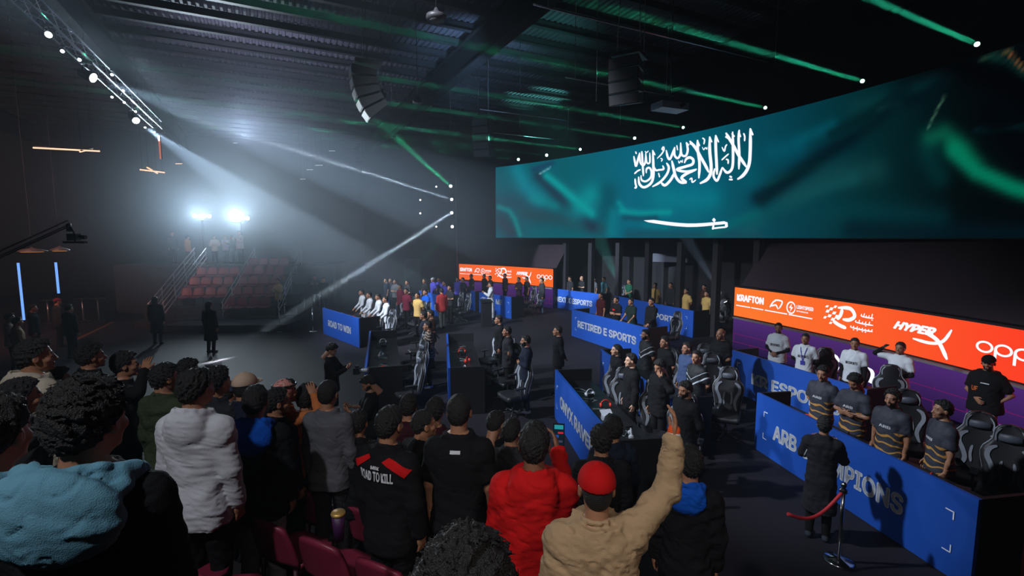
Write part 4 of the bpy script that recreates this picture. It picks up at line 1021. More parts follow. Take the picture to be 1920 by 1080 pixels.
def build_skin(pose, h_body, h_head, h_hand, J, full=True, heavy=0.0):
    parts = []
    f = Field((-.7, -.45, 0), (.7, .85, 2.05), h_body)
    f.loft(TORSO, .02, heavy, lean=J['lean'])
    for key in 'LR':
        sh, el, wr, fo = J[key]; f.cap(sh, el, .048, .040, .04); f.cap(el, wr, .039, .026, .02)
    for hp, kn, an in J['legs']:
        f.cap(hp, kn, .085, .055, .04); f.cap(kn, an, .052, .036, .02)
    f.cap(J['neck'] + np.array([0, 0, -.04]), J['head'] + np.array([0, -.03, -.05]), .058, .052, .03)
    parts.append(f.mesh() + (0,))
    # head with face
    f = Field((-.12, -.14, -.25), (.12, .15, .14), h_head)
    f.ell((0, -.012, .028), (.074, .094, .086), .01); f.ell((0, .022, -.03), (.060, .072, .085), .03); f.ell((0, .036, -.078), (.044, .046, .038), .03)
    f.cap((0, -.03, -.07), (0, -.05, -.24), .056, .060, .03)
    f.cap((0, .088, .004), (0, .112, -.036), .009, .0135, .012); f.cap((-.012, .096, -.04), (.012, .096, -.04), .010, .010, .01)
    f.cap((-.034, .078, .020), (.034, .078, .020), .012, .012, .015); f.ell((0, .082, -.104), (.022, .02, .018), .02)
    for s_ in (-1, 1):
        f.ell((s_ * .031, .100, -.002), (.018, .016, .011), .008, True); f.ell((s_ * .031, .080, -.003), (.014, .013, .012), .003)
        f.ell((s_ * .080, -.006, -.012), (.012, .021, .033), .008); f.ell((s_ * .090, .004, -.010), (.006, .010, .018), .004, True); f.ell((s_ * .045, .06, -.035), (.02, .022, .018), .02)
    f.cap((-.019, .094, -.064), (.019, .094, -.064), .0075, .0075, .006); f.cap((-.016, .094, -.076), (.016, .094, -.076), .008, .008, .006)
    V, Q = f.mesh(); c = V[Q].mean(1); mi = np.zeros(len(Q), int)
    for s_ in (-1, 1):
        e = np.linalg.norm((c - np.array([s_ * .031, .092, -.003])) / np.array([.0105, .02, .0052]), axis=1) < 1; mi[e] = 1
        e = np.linalg.norm((c - np.array([s_ * .031, .092, -.003])) / np.array([.0062, .03, .0062]), axis=1) < 1; mi[e] = 2
        e = np.linalg.norm((c - np.array([s_ * .032, .085, .021])) / np.array([.021, .03, .0055]), axis=1) < 1; mi[e] = 2
    if pose.get('beard'):
        bd = (c[:, 2] < -.052) & (c[:, 1] > .0) & (c[:, 2] > -.125) & ~((np.abs(c[:, 0]) < .021) & (c[:, 2] > -.082) & (c[:, 1] > .08)); mi[bd] = 2
        bd = (np.abs(c[:, 0]) > .048) & (c[:, 2] < -.02) & (c[:, 1] > -.002) & (c[:, 1] < .06) & (c[:, 2] > -.06); mi[bd] = 2
    e = (np.linalg.norm((c - np.array([0, .1, -.070])) / np.array([.02, .03, .010]), axis=1) < 1); mi[e] = 3
    Rm = head_rot(pose); V = V @ Rm.T + J['head']; parts.append((V, Q, mi))
    # hands, each with palm, four fingers and thumb
    for key, sg in (('L', -1), ('R', 1)):
        sh, el, wr, fo = J[key]; z = unit(fo)
        ref = np.array([0, 1., 0]) if abs(z[1]) < .8 else np.array([0, 0, 1.])
        an = pose['arms'][0 if key == 'L' else 1] if pose.get('arms') else 'down'
        pn = np.array([-sg * 1., .2, 0]) if (an in ('down', 'up', 'pocket') if isinstance(an, str) else z[2] > .8) else (np.array([0, .2, -1.]) if an in ('salute', 'desk') else np.array([-sg * .2, -1, .1]))
        pn = unit(pn - z * (pn @ z)); x = np.cross(z, pn)     # palm normal pn, x across the palm
        if x @ np.array([0, 1., .3]) < 0: x = -x                # thumb side forward
        curl = {'down': .45, 'up': .05, 'salute': .08, 'phone': .9, 'camera': .9, 'clasp': .5, 'fold': .5}.get(an if isinstance(an, str) else 'down', .4)
        f = Field((-.09, -.09, -.05), (.09, .09, .21), h_hand)
        f.cap((0, 0, -.04), (0, 0, .01), .026, .025, .01, fx=1.1, fy=.9); f.ell((0, 0, .052), (.040, .016, .050), .015)
        for q, (fx_, L) in enumerate([(.030, .072), (.010, .080), (-.010, .075), (-.029, .060)]):
            p0 = np.array([fx_, 0, .085]); c1 = curl * .6; p1 = p0 + np.array([fx_ * .12, math.sin(c1) * L * .5, math.cos(c1) * L * .5]); c2 = curl * 1.7; p2 = p1 + np.array([0, math.sin(c2) * L * .5, math.cos(c2) * L * .5])
            f.cap(p0, p1, .0095, .0085, .006); f.cap(p1, p2, .0085, .0070, .003)
        f.cap((.030, .004, .025), (.052, .014, .058), .013, .0105, .012); f.cap((.052, .014, .058), (.058, .022, .085), .0100, .0085, .004)
        V, Q = f.mesh(); V = wr + V[:, :1] * x + V[:, 1:2] * pn + V[:, 2:] * z
        if np.dot(np.cross(x, pn), z) < 0: Q = Q[:, ::-1]
        parts.append((V, Q, 0))
    Vs, Qs, Ms, o = [], [], [], 0
    for V, Q, mi in parts:
        if len(V) == 0: continue
        Vs.append(V); Qs.append(np.asarray(Q) + o); Ms.append(np.zeros(len(Q), int) + mi); o += len(V)
    return np.concatenate(Vs), np.concatenate(Qs), np.concatenate(Ms)
def build_hair(pose, h, J, kind, seed):
    f = Field((-.15, -.19, -.24), (.15, .17, .19), h)
    th = {'short': .011, 'medium': .017, 'curly': .022, 'fade': .010, 'long': .018, 'bigcurl': .036, 'capped': .003}[kind]
    if kind == 'long':
        f.ell((0, -.02, .03), (.092, .108, .098), .01); f.cap((0, -.06, .0), (0, -.085, -.18), .085, .07, .03, fx=1.1)
    else:
        f.ell((0, -.014, .030), (.074 + th, .094 + th, .087 + th * 1.2), .01); f.ell((0, -.055, -.01), (.064 + th * .6, .055 + th * .5, .075), .02)
        if kind in ('short', 'medium', 'curly'): f.ell((0, .03, .085), (.055, .06, .038), .02)
    am = {'short': .005, 'medium': .008, 'curly': .011, 'fade': .003, 'long': .004, 'bigcurl': .011, 'capped': .001}[kind]
    f.noise(am, {'curly': .03, 'bigcurl': .034}.get(kind, .028), seed); f.noise(am * .6, .014 if h < .008 else .03, seed + 5)
    lo = -.2 if kind == 'long' else -.085
    def cut(x, y, z):   # hairline: nape low, over the ears, up at the forehead
        line = np.interp(y, [-.2, -.08, -.03, .005, .03, .055, .09, .2], [lo, lo + .01, -.03 if kind != 'long' else -.15, .016, .020, .066, .086, .09])
        return (line - z) + 0 * x
    f.clip(cut)
    f.ell((0, -.012, .026), (.068, .088, .080), .004, True)
    V, Q = f.mesh(); return V @ head_rot(pose).T + J['head'], Q
def build_cap(pose, h, J):
    f = Field((-.13, -.15, -.06), (.13, .27, .17), h)
    f.ell((0, -.012, .040), (.092, .110, .092), .004); f.clip(lambda x, y, z: (.028 - z) + 0 * x * y)
    f.ell((0, -.012, .020), (.082, .10, .085), .004, True)
    fl = pose.get('cap_back')
    def brim(x, y, z):
        yy = y + .012
        d = np.sqrt((x / .080) ** 2 + ((yy - .075) / .105) ** 2) - 1
        return np.maximum(d * .07, np.abs(z - .036 + (x ** 2) * 1.8 + (yy - .1) * .12) - .005)
    f.put((-.085, .03, 0), (.085, .19, .06), brim, .004)
    f.ell((0, -.012, .134), (.012, .012, .006), .004)
    V, Q = f.mesh()
    if fl: V[:, :2] *= -1
    return V @ head_rot(pose).T + J['head'], Q
def build_top(pose, h, J, kind, loose, seed, heavy=0.0):
    zh = {'thobe': .12, 'coat': .42}.get(kind, .80 if kind in ('tee', 'jersey') else .77)
    f = Field((-.72, -.45, max(0, zh - .1)), (.72, .85, 2.02), h)
    tab = GT if kind not in ('thobe', 'coat') else [(.05, .22, .175, 0), (.42, .20, .155, 0)] + GT[1:]
    f.loft(tab, .02, loose + heavy, zlo=zh, lean=J['lean'])
    thick = {'tee': .016, 'jersey': .018, 'long': .012, 'hoodie': .022, 'jacket': .022, 'puffer': .032, 'thobe': .020, 'coat': .026}[kind]
    for key in 'LR':
        sh, el, wr, fo = J[key]; up = unit(el - sh)
        f.cap(sh + np.array([0, 0, -.012]), sh + up * .03, .056 + loose * .5, .058 + loose * .5, .06)
        if kind in ('tee', 'jersey'):
            f.cap(sh, sh + up * .19, .052 + thick, .050 + thick * 1.5, .03)
            f.cap(sh + up * .20, sh + up * .30, .050, .050, .001, True)
        else:
            f.cap(sh, el, .050 + thick, .042 + thick, .035); f.cap(el, wr - fo * .015, .042 + thick, .029 + thick, .02)
            if kind in ('hoodie', 'jacket', 'puffer'): f.cap(wr - fo * .05, wr - fo * .02, .034 + thick * .6, .032 + thick * .5, .006)
    for sg, key in ((-1, 'L'), (1, 'R')):
        f.cap(J['neck'] + np.array([sg * .045, .0, -.045]), J[key][0] + np.array([-sg * .02, 0, -.012]), .040 + loose * .5, .046 + loose * .5, .045)
    if kind in ('hoodie', 'jacket', 'puffer'):   # waistband
        f.loft([(zh - .02, .168, .124, -.008), (zh + .05, .172, .126, -.008)], .012, loose + heavy, lean=J['lean'])
    if kind in ('jacket', 'coat', 'thobe', 'puffer') and pose.get('hood') is None:
        n = J['neck']
        for q in range(12):
            a0, a1 = q * math.pi / 6, (q + 1) * math.pi / 6
            P_ = lambda a: n + np.array([.072 * math.cos(a), .070 * math.sin(a) + .005, .022 - .022 * math.sin(a)])
            f.cap(P_(a0), P_(a1), .016, .016, .01)
    elif pose.get('hood') is None:
        n = J['neck']
        for q in range(12):
            a0, a1 = q * math.pi / 6, (q + 1) * math.pi / 6
            P_ = lambda a: n + np.array([.070 * math.cos(a), .068 * math.sin(a) + .005, -.002 - .022 * math.sin(a)])
            f.cap(P_(a0), P_(a1), .011, .011, .012)
    if pose.get('hood') is True:
        n = J['neck']; f.ell(n + np.array([0, -.098, -.045]), (.130, .062, .115), .03); f.ell(n + np.array([0, -.075, .0]), (.120, .075, .05), .025)
        for q in range(14):
            a0, a1 = q * math.pi / 7, (q + 1) * math.pi / 7
            P_ = lambda a: n + np.array([.094 * math.cos(a), .088 * math.sin(a) - .012, .018 - .045 * math.sin(a)])
            f.cap(P_(a0), P_(a1), .024, .024, .016)
        f.ell(n + np.array([0, -.035, .065]), (.078, .078, .095), .015, True)
    am = {'tee': .004, 'jersey': .004, 'long': .004, 'hoodie': .0055, 'jacket': .006, 'puffer': .006, 'thobe': .006, 'coat': .006}[kind] * pose.get('fold', 1.0)
    if h < .02:
        f.noise(am, .17, seed, (1, 1, 1.2)); f.noise(am * .45, .075, seed + 3, (.6, .6, 1.6), ridge=True)
        if h < .0125: f.noise(am * .15, .035, seed + 9, (.6, .6, 1.6), ridge=True)
    n = J['neck']; f.cap(n + np.array([0, .0, -.02]), n + np.array([0, -.005, .1]), .050, .056, .004, True)
    return f.mesh()
def build_hood(pose, h, J, big, seed):
    f = Field((-.30, -.36, 1.10), (.30, .22, 1.66), h); n = J['neck']; g = big
    f.ell(n + np.array([0, -.100 * g, -.050]), (.135 * g, .058 + .01 * (g > 1.3), .125 * min(g, 1.12)), .03); f.ell(n + np.array([0, -.075, .0]), (.125 * g, .078, .05), .025)
    for q in range(16):
        a0, a1 = q * math.pi / 8, (q + 1) * math.pi / 8
        P_ = lambda a: n + np.array([.100 * g * math.cos(a), .092 * math.sin(a) - .014, .016 - .05 * math.sin(a)])
        f.cap(P_(a0), P_(a1), .026, .026, .016)
    f.ell(n + np.array([0, -.035, .065]), (.080, .080, .095), .015, True)
    f.noise(.004, .12, seed); f.noise(.003, .06, seed + 1, (.5, .5, 1.6), ridge=True)
    return f.mesh()
def build_trousers(pose, h, J, loose, seed):
    f = Field((-.36, -.3, .02), (.36, .35, 1.02), h)
    f.loft([(.80, .156, .114, -.005), (.86, .160, .116, -.01), (.93, .152, .106, -.005)], .02, .0)
    for hp, kn, an in J['legs']:
        f.cap(hp + np.array([0, 0, -.04]), kn, .088 + loose, .064 + loose, .03); f.cap(kn, an + np.array([0, 0, .02]), .064 + loose, .050 + loose, .02)
    if h < .02: f.noise(.005, .11, seed, (1, 1, 1.4), zhi=.78); f.noise(.004, .05, seed + 2, (.6, .6, 1.8), zhi=.78, ridge=True)
    return f.mesh()
def build_shoe(h, an, h_=1):
    f = Field(an + np.array([-.08, -.12, -.1]), an + np.array([.08, .24, .08]), h)
    f.cap(an + np.array([0, -.035, -.035]), an + np.array([0, .13, -.048]), .042, .036, .01, fx=1.0); f.cap(an + np.array([0, -.01, .01]), an + np.array([0, 0, -.03]), .042, .045, .02)
    f.clip(lambda x, y, z: (.004 - z) + 0 * x * y)
    return f.mesh()

SKIN = [mat('skin_%d' % i, c, .5, var=.08, vscale=30) for i, c in enumerate([srgb(196, 146, 116), srgb(168, 118, 90), srgb(140, 96, 72), srgb(214, 166, 138)])]
m_eye = mat('eye_white', srgb(205, 200, 195), .3); m_lip = mat('lips', srgb(150, 90, 80), .5)
HAIRM = {'black': mat('hair_black', (.010, .009, .009), .55, bump=.8, bscale=220), 'brown': mat('hair_brown', (.022, .014, .010), .55, bump=.8, bscale=220)}
def cloth(name, col, var=.12, rough=.85, scale=9): return mat('cloth_' + name, srgb(*col), rough, var=var, vscale=scale, bump=.35, bscale=260, spec=.2)
MC = {}
def cached(key, fn):
    if key not in MC: MC[key] = fn()
    return MC[key]
RES = {'near': (.02, .0065, .0055, .0085, .010), 'mid': (.035, .009, .0075, .015, .022), 'far': (.045, .013, .011, .024, .035)}
NP_ = [0]
def person(pos, heading, label, top=('tee', None), pose=None, h=1.75, hair='short', hairc='black', skin=1, trousers=None, shoes=None, res='mid', group=None, loose=.012, heavy=0.0, cap=None, capback=False, hood=None, beard=False, seed=None, legs=True, hoodmat=None, hoodbig=1.0):
    pose = dict(pose or {}); pose.setdefault('arms', ('down', 'down'))
    if hood is not None: pose['hood'] = hood
    if beard: pose['beard'] = True
    if cap and capback: pose['cap_back'] = True
    J = skeleton(pose); r = RES[res]; NP_[0] += 1
    seed = (NP_[0] if res == 'near' else NP_[0] % 3) if seed is None else seed
    pk = repr(sorted((k, repr(v)) for k, v in pose.items()))
    def mk_skin():
        V, Q, mi = build_skin(pose, r[0], r[1], r[2], J, heavy=heavy)
        return np_mesh('person', V, Q, [SKIN[0], m_eye, HAIRM['black'], m_lip], mi)
    root = link('person', cached(('skin', pk, res, heavy), mk_skin), None, pos, heading - math.pi / 2)
    k = h / 1.75; root.scale = (k, k, k)
    root.material_slots[0].link = 'OBJECT'; root.material_slots[0].material = SKIN[skin]
    tag(root, label, 'person', group)
    def piece(name, key, fn, m):
        me = cached(key, lambda: (lambda vq: np_mesh(name, vq[0], vq[1], [m]))(fn()))
        o = link(name, me, root)
        if me.materials[0] is not m: o.material_slots[0].link = 'OBJECT'; o.material_slots[0].material = m
        return o
    if cap: hair = 'capped'
    if cap: piece('cap', ('cap', pk, res), lambda: build_cap(pose, min(r[1], .008), J), cap)
    if hair: piece('hair', ('hair', pk, res, hair, seed), lambda: build_hair(pose, r[1] if hair != 'bigcurl' else .005, J, hair, seed), HAIRM[hairc])
    kind, tm = top
    o = piece({'tee': 'shirt', 'jersey': 'jersey', 'long': 'shirt', 'puffer': 'jacket'}.get(kind, kind), ('top', kind, pk, res, loose, heavy, seed), lambda: build_top(pose, r[3], J, kind, loose, seed, heavy), tm)
    root_top = o
    if hoodmat: piece('hood', ('hood', pk, res, hoodbig, seed), lambda: build_hood(pose, min(r[3], .008), J, hoodbig, seed), hoodmat)
    if legs and kind != 'thobe':
        piece('trousers', ('trs', pose.get('stance'), pose.get('step'), pose.get('tl'), res, seed), lambda: build_trousers(pose, r[4], J, pose.get('tl', .004), seed), trousers or cloth('black_trouser', (16, 16, 18)))
    if legs:
        for i_, (hp, kn, an) in enumerate(J['legs']):
            piece('shoe', ('shoe', pose.get('stance'), pose.get('step'), i_, res), lambda: build_shoe(min(r[4], .014), an), shoes or cloth('black_shoe', (18, 18, 20)))
    return root, root_top, J
def on_person(root, top, txt, name, m, x0, x1, z0, z1, back=True, slant=0.0, bold=.02, poly=None, out=.006):
    """letters or marks laid on the garment surface"""
    V = np.empty(len(top.data.vertices) * 3, np.float32); top.data.vertices.foreach_get('co', V); V = V.reshape(-1, 3)
    T = BVHTree.FromPolygons([Vector(v) for v in V], [list(p.vertices) for p in top.data.polygons])
    sx = -1 if not back else 1; last = [None]
    def f(x, z, d=0):
        X = (x if back else -x); dirn = Vector((0, 1, 0)) if back else Vector((0, -1, 0)); o_ = Vector((X, -1 if back else 1.3, z + slant * x))
        hh = T.ray_cast(o_, dirn)
        y = hh[0].y if hh[0] else (last[0] if last[0] is not None else (-.15 if back else .15)); last[0] = y
        return Vector((X, y + (-out if back else out) * (1 + .3 * d), z + slant * x))
    if poly:
        b = MB()
        for P in poly:
            n = 10; (ax_, az), (bx_, bz), (cx_, cz), (dx_, dz) = P; vs = []
            for i_ in range(n + 1):
                for j_ in range(n + 1):
                    s_, t_ = i_ / n, j_ / n
                    vs.append(f((ax_ * (1 - s_) + bx_ * s_) * (1 - t_) + (dx_ * (1 - s_) + cx_ * s_) * t_, (az * (1 - s_) + bz * s_) * (1 - t_) + (dz * (1 - s_) + cz * s_) * t_))
            b.add(vs, [[i_ * (n + 1) + j_, (i_ + 1) * (n + 1) + j_, (i_ + 1) * (n + 1) + j_ + 1, i_ * (n + 1) + j_ + 1] for i_ in range(n) for j_ in range(n)], 0, True)
        return b.build(name, m, root)
    return text_on(name, txt, f, x0, x1, z0, z1, m, root, bold)

# ================================================================== PEOPLE ON THE STAGE
D_ = math.radians
C_ = {'white': cloth('white', (205, 208, 215)), 'black': cloth('black', (20, 20, 23)), 'grey': cloth('grey', (95, 95, 102)), 'navy': cloth('navy', (26, 32, 48)), 'tan': cloth('tan', (196, 160, 96)), 'charcoal': cloth('charcoal', (42, 42, 46)),
      'maroon': cloth('maroon', (110, 30, 50)), 'violet': cloth('violet', (70, 66, 170)), 'red': cloth('red', (205, 20, 22)), 'beige': cloth('beige', (176, 146, 112)), 'khaki': cloth('khaki', (150, 120, 86)), 'jean': cloth('jean', (70, 84, 104)),
      'olive': cloth('olive', (58, 68, 48)), 'cream': cloth('cream', (190, 178, 160)), 'denim': cloth('denim', (66, 82, 120)), 'green': cloth('green', (30, 84, 62)), 'lightblue': cloth('lightblue', (104, 156, 178)), 'blue': cloth('blue', (14, 84, 190)), 'greypant': cloth('greypant', (150, 144, 146)), 'brown': cloth('brown', (70, 46, 38)), 'pale': cloth('pale', (168, 168, 176))}
def pattern_jersey(name, base, line, z0, scale=7.0, thr=.12, z1=None):
    """dark jersey with wavy lines below height z0"""
    m = bpy.data.materials.new(name); m.use_nodes = True; nt = m.node_tree; N = nt.nodes; L = nt.links; b_ = N['Principled BSDF']; b_.inputs['Roughness'].default_value = .7
    tc = N.new('ShaderNodeTexCoord'); wv = N.new('ShaderNodeTexWave'); wv.bands_direction = 'Z'; wv.inputs['Scale'].default_value = scale; wv.inputs['Distortion'].default_value = 7; wv.inputs['Detail'].default_value = 1.2; wv.inputs['Detail Scale'].default_value = 1.4
    L.new(tc.outputs['Object'], wv.inputs['Vector']); c1 = N.new('ShaderNodeMath'); c1.operation = 'LESS_THAN'; c1.inputs[1].default_value = thr; L.new(wv.outputs['Fac'], c1.inputs[0])
    sp = N.new('ShaderNodeSeparateXYZ'); L.new(tc.outputs['Object'], sp.inputs[0]); c2 = N.new('ShaderNodeMath'); c2.operation = 'LESS_THAN'; c2.inputs[1].default_value = z0; L.new(sp.outputs['Z'], c2.inputs[0])
    mu = N.new('ShaderNodeMath'); mu.operation = 'MULTIPLY'; L.new(c1.outputs[0], mu.inputs[0]); L.new(c2.outputs[0], mu.inputs[1])
    mx = N.new('ShaderNodeMix'); mx.data_type = 'RGBA'; mx.inputs[6].default_value = (*base, 1); mx.inputs[7].default_value = (*line, 1); L.new(mu.outputs[0], mx.inputs[0]); L.new(mx.outputs[2], b_.inputs['Base Color'])
    return m
def vstripe_jersey():
    m = bpy.data.materials.new('v_stripe_jersey'); m.use_nodes = True; nt = m.node_tree; N = nt.nodes; L = nt.links; b_ = N['Principled BSDF']; b_.inputs['Roughness'].default_value = .7
    tc = N.new('ShaderNodeTexCoord'); sp = N.new('ShaderNodeSeparateXYZ'); L.new(tc.outputs['Object'], sp.inputs[0])
    ab = N.new('ShaderNodeMath'); ab.operation = 'ABSOLUTE'; L.new(sp.outputs['X'], ab.inputs[0])
    ma = N.new('ShaderNodeMath'); ma.operation = 'MULTIPLY_ADD'; ma.inputs[1].default_value = -.75; L.new(ab.outputs[0], ma.inputs[0]); L.new(sp.outputs['Z'], ma.inputs[2])
    def band(lo, hi):
        g = N.new('ShaderNodeMath'); g.operation = 'GREATER_THAN'; g.inputs[1].default_value = lo; l = N.new('ShaderNodeMath'); l.operation = 'LESS_THAN'; l.inputs[1].default_value = hi; mu = N.new('ShaderNodeMath'); mu.operation = 'MULTIPLY'
        L.new(ma.outputs[0], g.inputs[0]); L.new(ma.outputs[0], l.inputs[0]); L.new(g.outputs[0], mu.inputs[0]); L.new(l.outputs[0], mu.inputs[1]); return mu
    a1 = band(1.075, 1.105); a2 = band(1.20, 1.212); ad = N.new('ShaderNodeMath'); ad.operation = 'ADD'; L.new(a1.outputs[0], ad.inputs[0]); L.new(a2.outputs[0], ad.inputs[1])
    mx = N.new('ShaderNodeMix'); mx.data_type = 'RGBA'; mx.inputs[6].default_value = (*srgb(22, 25, 30), 1); mx.inputs[7].default_value = (*srgb(205, 212, 220), 1); L.new(ad.outputs[0], mx.inputs[0]); L.new(mx.outputs[2], b_.inputs['Base Color'])
    return m
J_arb = pattern_jersey('gold_line_jersey', srgb(52, 54, 66), srgb(205, 148, 70), 1.18, 3.2, .16)
J_camo = pattern_jersey('camo_jersey', srgb(40, 34, 32), srgb(150, 128, 112), 1.5, 4.5, .30)
J_v = vstripe_jersey()
m_prt = mat('print_white', srgb(215, 218, 225), .6); m_prb = mat('print_black', srgb(30, 30, 34), .6); m_pro = mat('print_orange', srgb(225, 105, 40), .6)
def at_head(u, v, h, z0=0.0):
    p = atz(u, v, z0 + h * 1.0); return (p.x, p.y, z0)
def folk(rows, group, res):
    out = []
    for r in rows:
        u, v, hd, lab, kw = r; kw = dict(kw); h = kw.get('h', 1.74); z0 = kw.pop('z0', 0.0)
        lean = kw.get('pose', {}).get('lean', 0)
        pos = at_head(u, v, h * (1 - .12 * lean), z0)
        pos = (pos[0] - math.cos(D_(hd)) * .45 * lean, pos[1] - math.sin(D_(hd)) * .45 * lean, z0)
        out.append(person(pos, D_(hd), lab, group=group, res=res, **kw))
    return out
dn = {'arms': ('down', 'down')}; bk = {'arms': ('back', 'back')}; cl = {'arms': ('clasp', 'clasp')}; dk = {'arms': ('desk', 'desk'), 'lean': .12}; ph = {'arms': ('phone', 'phone')}; fo = {'arms': ('fold', 'fold')}
# ARB CHAMPIONS
rr_ = folk([(1545, 688, 205, 'player in gold lined dark jersey at the far end of the ARB CHAMPIONS booth', dict(top=('jersey', J_arb), pose={**bk, 'turn': .2, 'nod': .15}, hair='medium')),
    (1605, 703, 200, 'player in gold lined dark jersey looking down, arms crossed, at the ARB booth', dict(top=('jersey', J_arb), pose={**fo, 'nod': .5}, hair='curly')),
    (1676, 733, 200, 'bearded player in gold lined dark jersey, third along the ARB booth', dict(top=('jersey', J_arb), pose={**dn, 'turn': .15}, hair='curly', beard=True)),
    (1771, 754, 165, 'player in gold lined dark jersey looking left, nearest at the ARB booth', dict(top=('jersey', J_arb), pose={**dn, 'turn': .1}, hair='medium'))], 'players in gold lined jerseys', 'mid')
for rt, tp, J in rr_:
    on_person(rt, tp, 'ARB', 'chest_lettering', m_prt, -.08, .08, 1.22, 1.26, False)
# KR ESPORTS, white shirts with black sleeves
kr = folk([(1461, 606, 215, 'stocky man in white printed shirt, hands clasped, leftmost at the KR ESPORTS booth', dict(top=('tee', C_['white']), pose={**cl, 'turn': .35}, h=1.78, heavy=.02, beard=True, skin=2)),
    (1511, 626, 225, 'boy in white printed shirt with a lanyard, second at the KR ESPORTS booth', dict(top=('tee', C_['white']), pose={**bk, 'turn': -.1}, skin=2, h=1.70)),
    (1604, 635, 215, 'boy in white shirt standing behind a grey chair at the KR ESPORTS booth', dict(top=('tee', C_['white']), pose={**dn, 'turn': .25}, skin=2)),
    (1690, 643, 200, 'boy in white shirt saluting with raised hand behind a chair at the KR booth', dict(top=('tee', C_['white']), pose={'arms': ('clasp', 'salute'), 'turn': .15}, skin=2))], 'players in white printed shirts', 'mid')
m_slv = cloth('black_sleeve', (18, 18, 20))
for q, (rt, tp, J) in enumerate(kr):
    on_person(rt, tp, 'KR ESPORTS', 'chest_lettering', m_prb, -.11, .11, 1.20, 1.26, False)
    for key in 'LR':   # black undershirt sleeves
        sh, el, wr, fo_ = J[key]; f = Field(np.minimum(np.minimum(sh, el), wr) - .1, np.maximum(np.maximum(sh, el), wr) + .1, .012)
        up = unit(el - sh); f.cap(sh + up * .14, el, .048, .047, .02); f.cap(el, wr - fo_ * .01, .046, .034, .02); V, Q = f.mesh(); link('undersleeve', np_mesh('undersleeve', V, Q, [m_slv]), rt)
rt = kr[1][0]; tp = kr[1][1]
V_ = on_person(rt, tp, '', 'lanyard', C_['violet'], 0, 0, 0, 0, False, poly=[((-.075, 1.44), (-.062, 1.44), (.006, 1.12), (-.006, 1.12)), ((.075, 1.44), (.062, 1.44), (-.006, 1.12), (.006, 1.12)), ((-.045, 1.13), (.045, 1.13), (.045, 1.03), (-.045, 1.03))], out=.014)
# organiser with cap
rt, tp, J = person((8.35, 8.35, 0), D_(200), 'bearded organiser in black cap, black shirt and khaki trousers, standing by the purple screen', top=('tee', C_['black']), pose={'arms': ('hips', 'clasp'), 'turn': .3}, h=1.84, heavy=.045, beard=True, cap=cloth('black_cap', (16, 16, 17)), trousers=C_['khaki'], res='mid')
on_person(rt, tp, 'UF', 'chest_lettering', m_pro, -.12, -.03, 1.16, 1.24, False); on_person(rt, tp, '', 'chest_mark', m_prt, 0, 0, 0, 0, False, poly=[((.0, 1.305), (.11, 1.305), (.11, 1.32), (.0, 1.32))])
# V stripe players and neighbours
M_ = folk([(1212, 619, 195, 'player in black V striped jersey farthest along, below the RETIRED E SPORTS panel', dict(top=('jersey', J_v), pose=bk, beard=True)),
    (1248, 632, 195, 'player in plain black lettered shirt between the V striped players', dict(top=('tee', C_['black']), pose={**bk, 'turn': .1})),
    (1290, 643, 195, 'man in denim blue jacket beside the V striped players', dict(top=('jacket', C_['denim']), pose=dn, trousers=C_['grey'])),
    (1308, 659, 200, 'player in black V striped jersey in front of the denim jacket', dict(top=('jersey', J_v), pose={**bk, 'turn': .25}))], 'players at the V striped booth', 'mid')
on_person(M_[1][0], M_[1][1], 'TEAM', 'chest_lettering', m_prt, -.09, .09, 1.21, 1.24, False)
folk([(1353, 616, 205, 'bald heavy man in black shirt and grey trousers beside the KR booth', dict(top=('tee', C_['black']), pose=cl, h=1.84, heavy=.05, hair=None, skin=2, trousers=C_['grey'])),], 'stage staff', 'mid')
# ONYX RAVENS
folk([(1157, 646, 190, 'woman with long black hair in black jacket at the ONYX RAVENS booth', dict(top=('jacket', C_['black']), pose=bk, hair='long', skin=3, h=1.68)),
    (1185, 665, 188, 'clean shaven player in black jacket looking left beside the long haired woman', dict(top=('jacket', C_['black']), pose=dn, hair='medium', skin=3)),
    (1239, 676, 205, 'player in black jacket holding a white cloth to his mouth at the ONYX booth', dict(top=('jacket', C_['black']), pose={'arms': ('face', 'down'), 'nod': .35}, hair='medium')),
    (1287, 717, 205, 'moustached player in black beanie and black shirt behind the nearest ONYX chair', dict(top=('long', C_['black']), pose={**bk, 'nod': .15}, cap=None, hair='medium', beard=True))], 'players at the ONYX RAVENS booth', 'mid')
# middle booths
L3 = folk([(795, 585, 190, 'player in dark jacket farthest at the middle left dark booth', dict(top=('jacket', C_['navy']), pose=dn)), (808, 582, 195, 'player in brown shirt behind the camouflage shirt', dict(top=('tee', C_['brown']), pose=bk)),
    (803, 603, 190, 'player in camouflage jersey with orange legged trousers and white shoes', dict(top=('jersey', J_camo), pose=bk, shoes=cloth('white_shoe', (210, 212, 220)))),], 'players at the middle left booth', 'mid')
folk([(936, 592, 195, 'player in dark jacket farthest at the middle dark booth', dict(top=('jacket', C_['black']), pose=dn)), (952, 613, 190, 'player in black jacket second at the middle dark booth', dict(top=('jacket', C_['charcoal']), pose=bk)),
    (987, 630, 188, 'bearded player in navy shirt, hands at his chest, nearest at the middle dark booth', dict(top=('long', C_['navy']), pose={'arms': ('fold', 'phone')}, beard=True, trousers=C_['navy'], shoes=cloth('grey_shoe', (120, 122, 130)))),
    (1047, 612, 185, 'person in black shirt standing alone between the middle booth and the RETIRED booth', dict(top=('long', C_['black']), pose=bk))], 'players at the middle booth', 'mid')
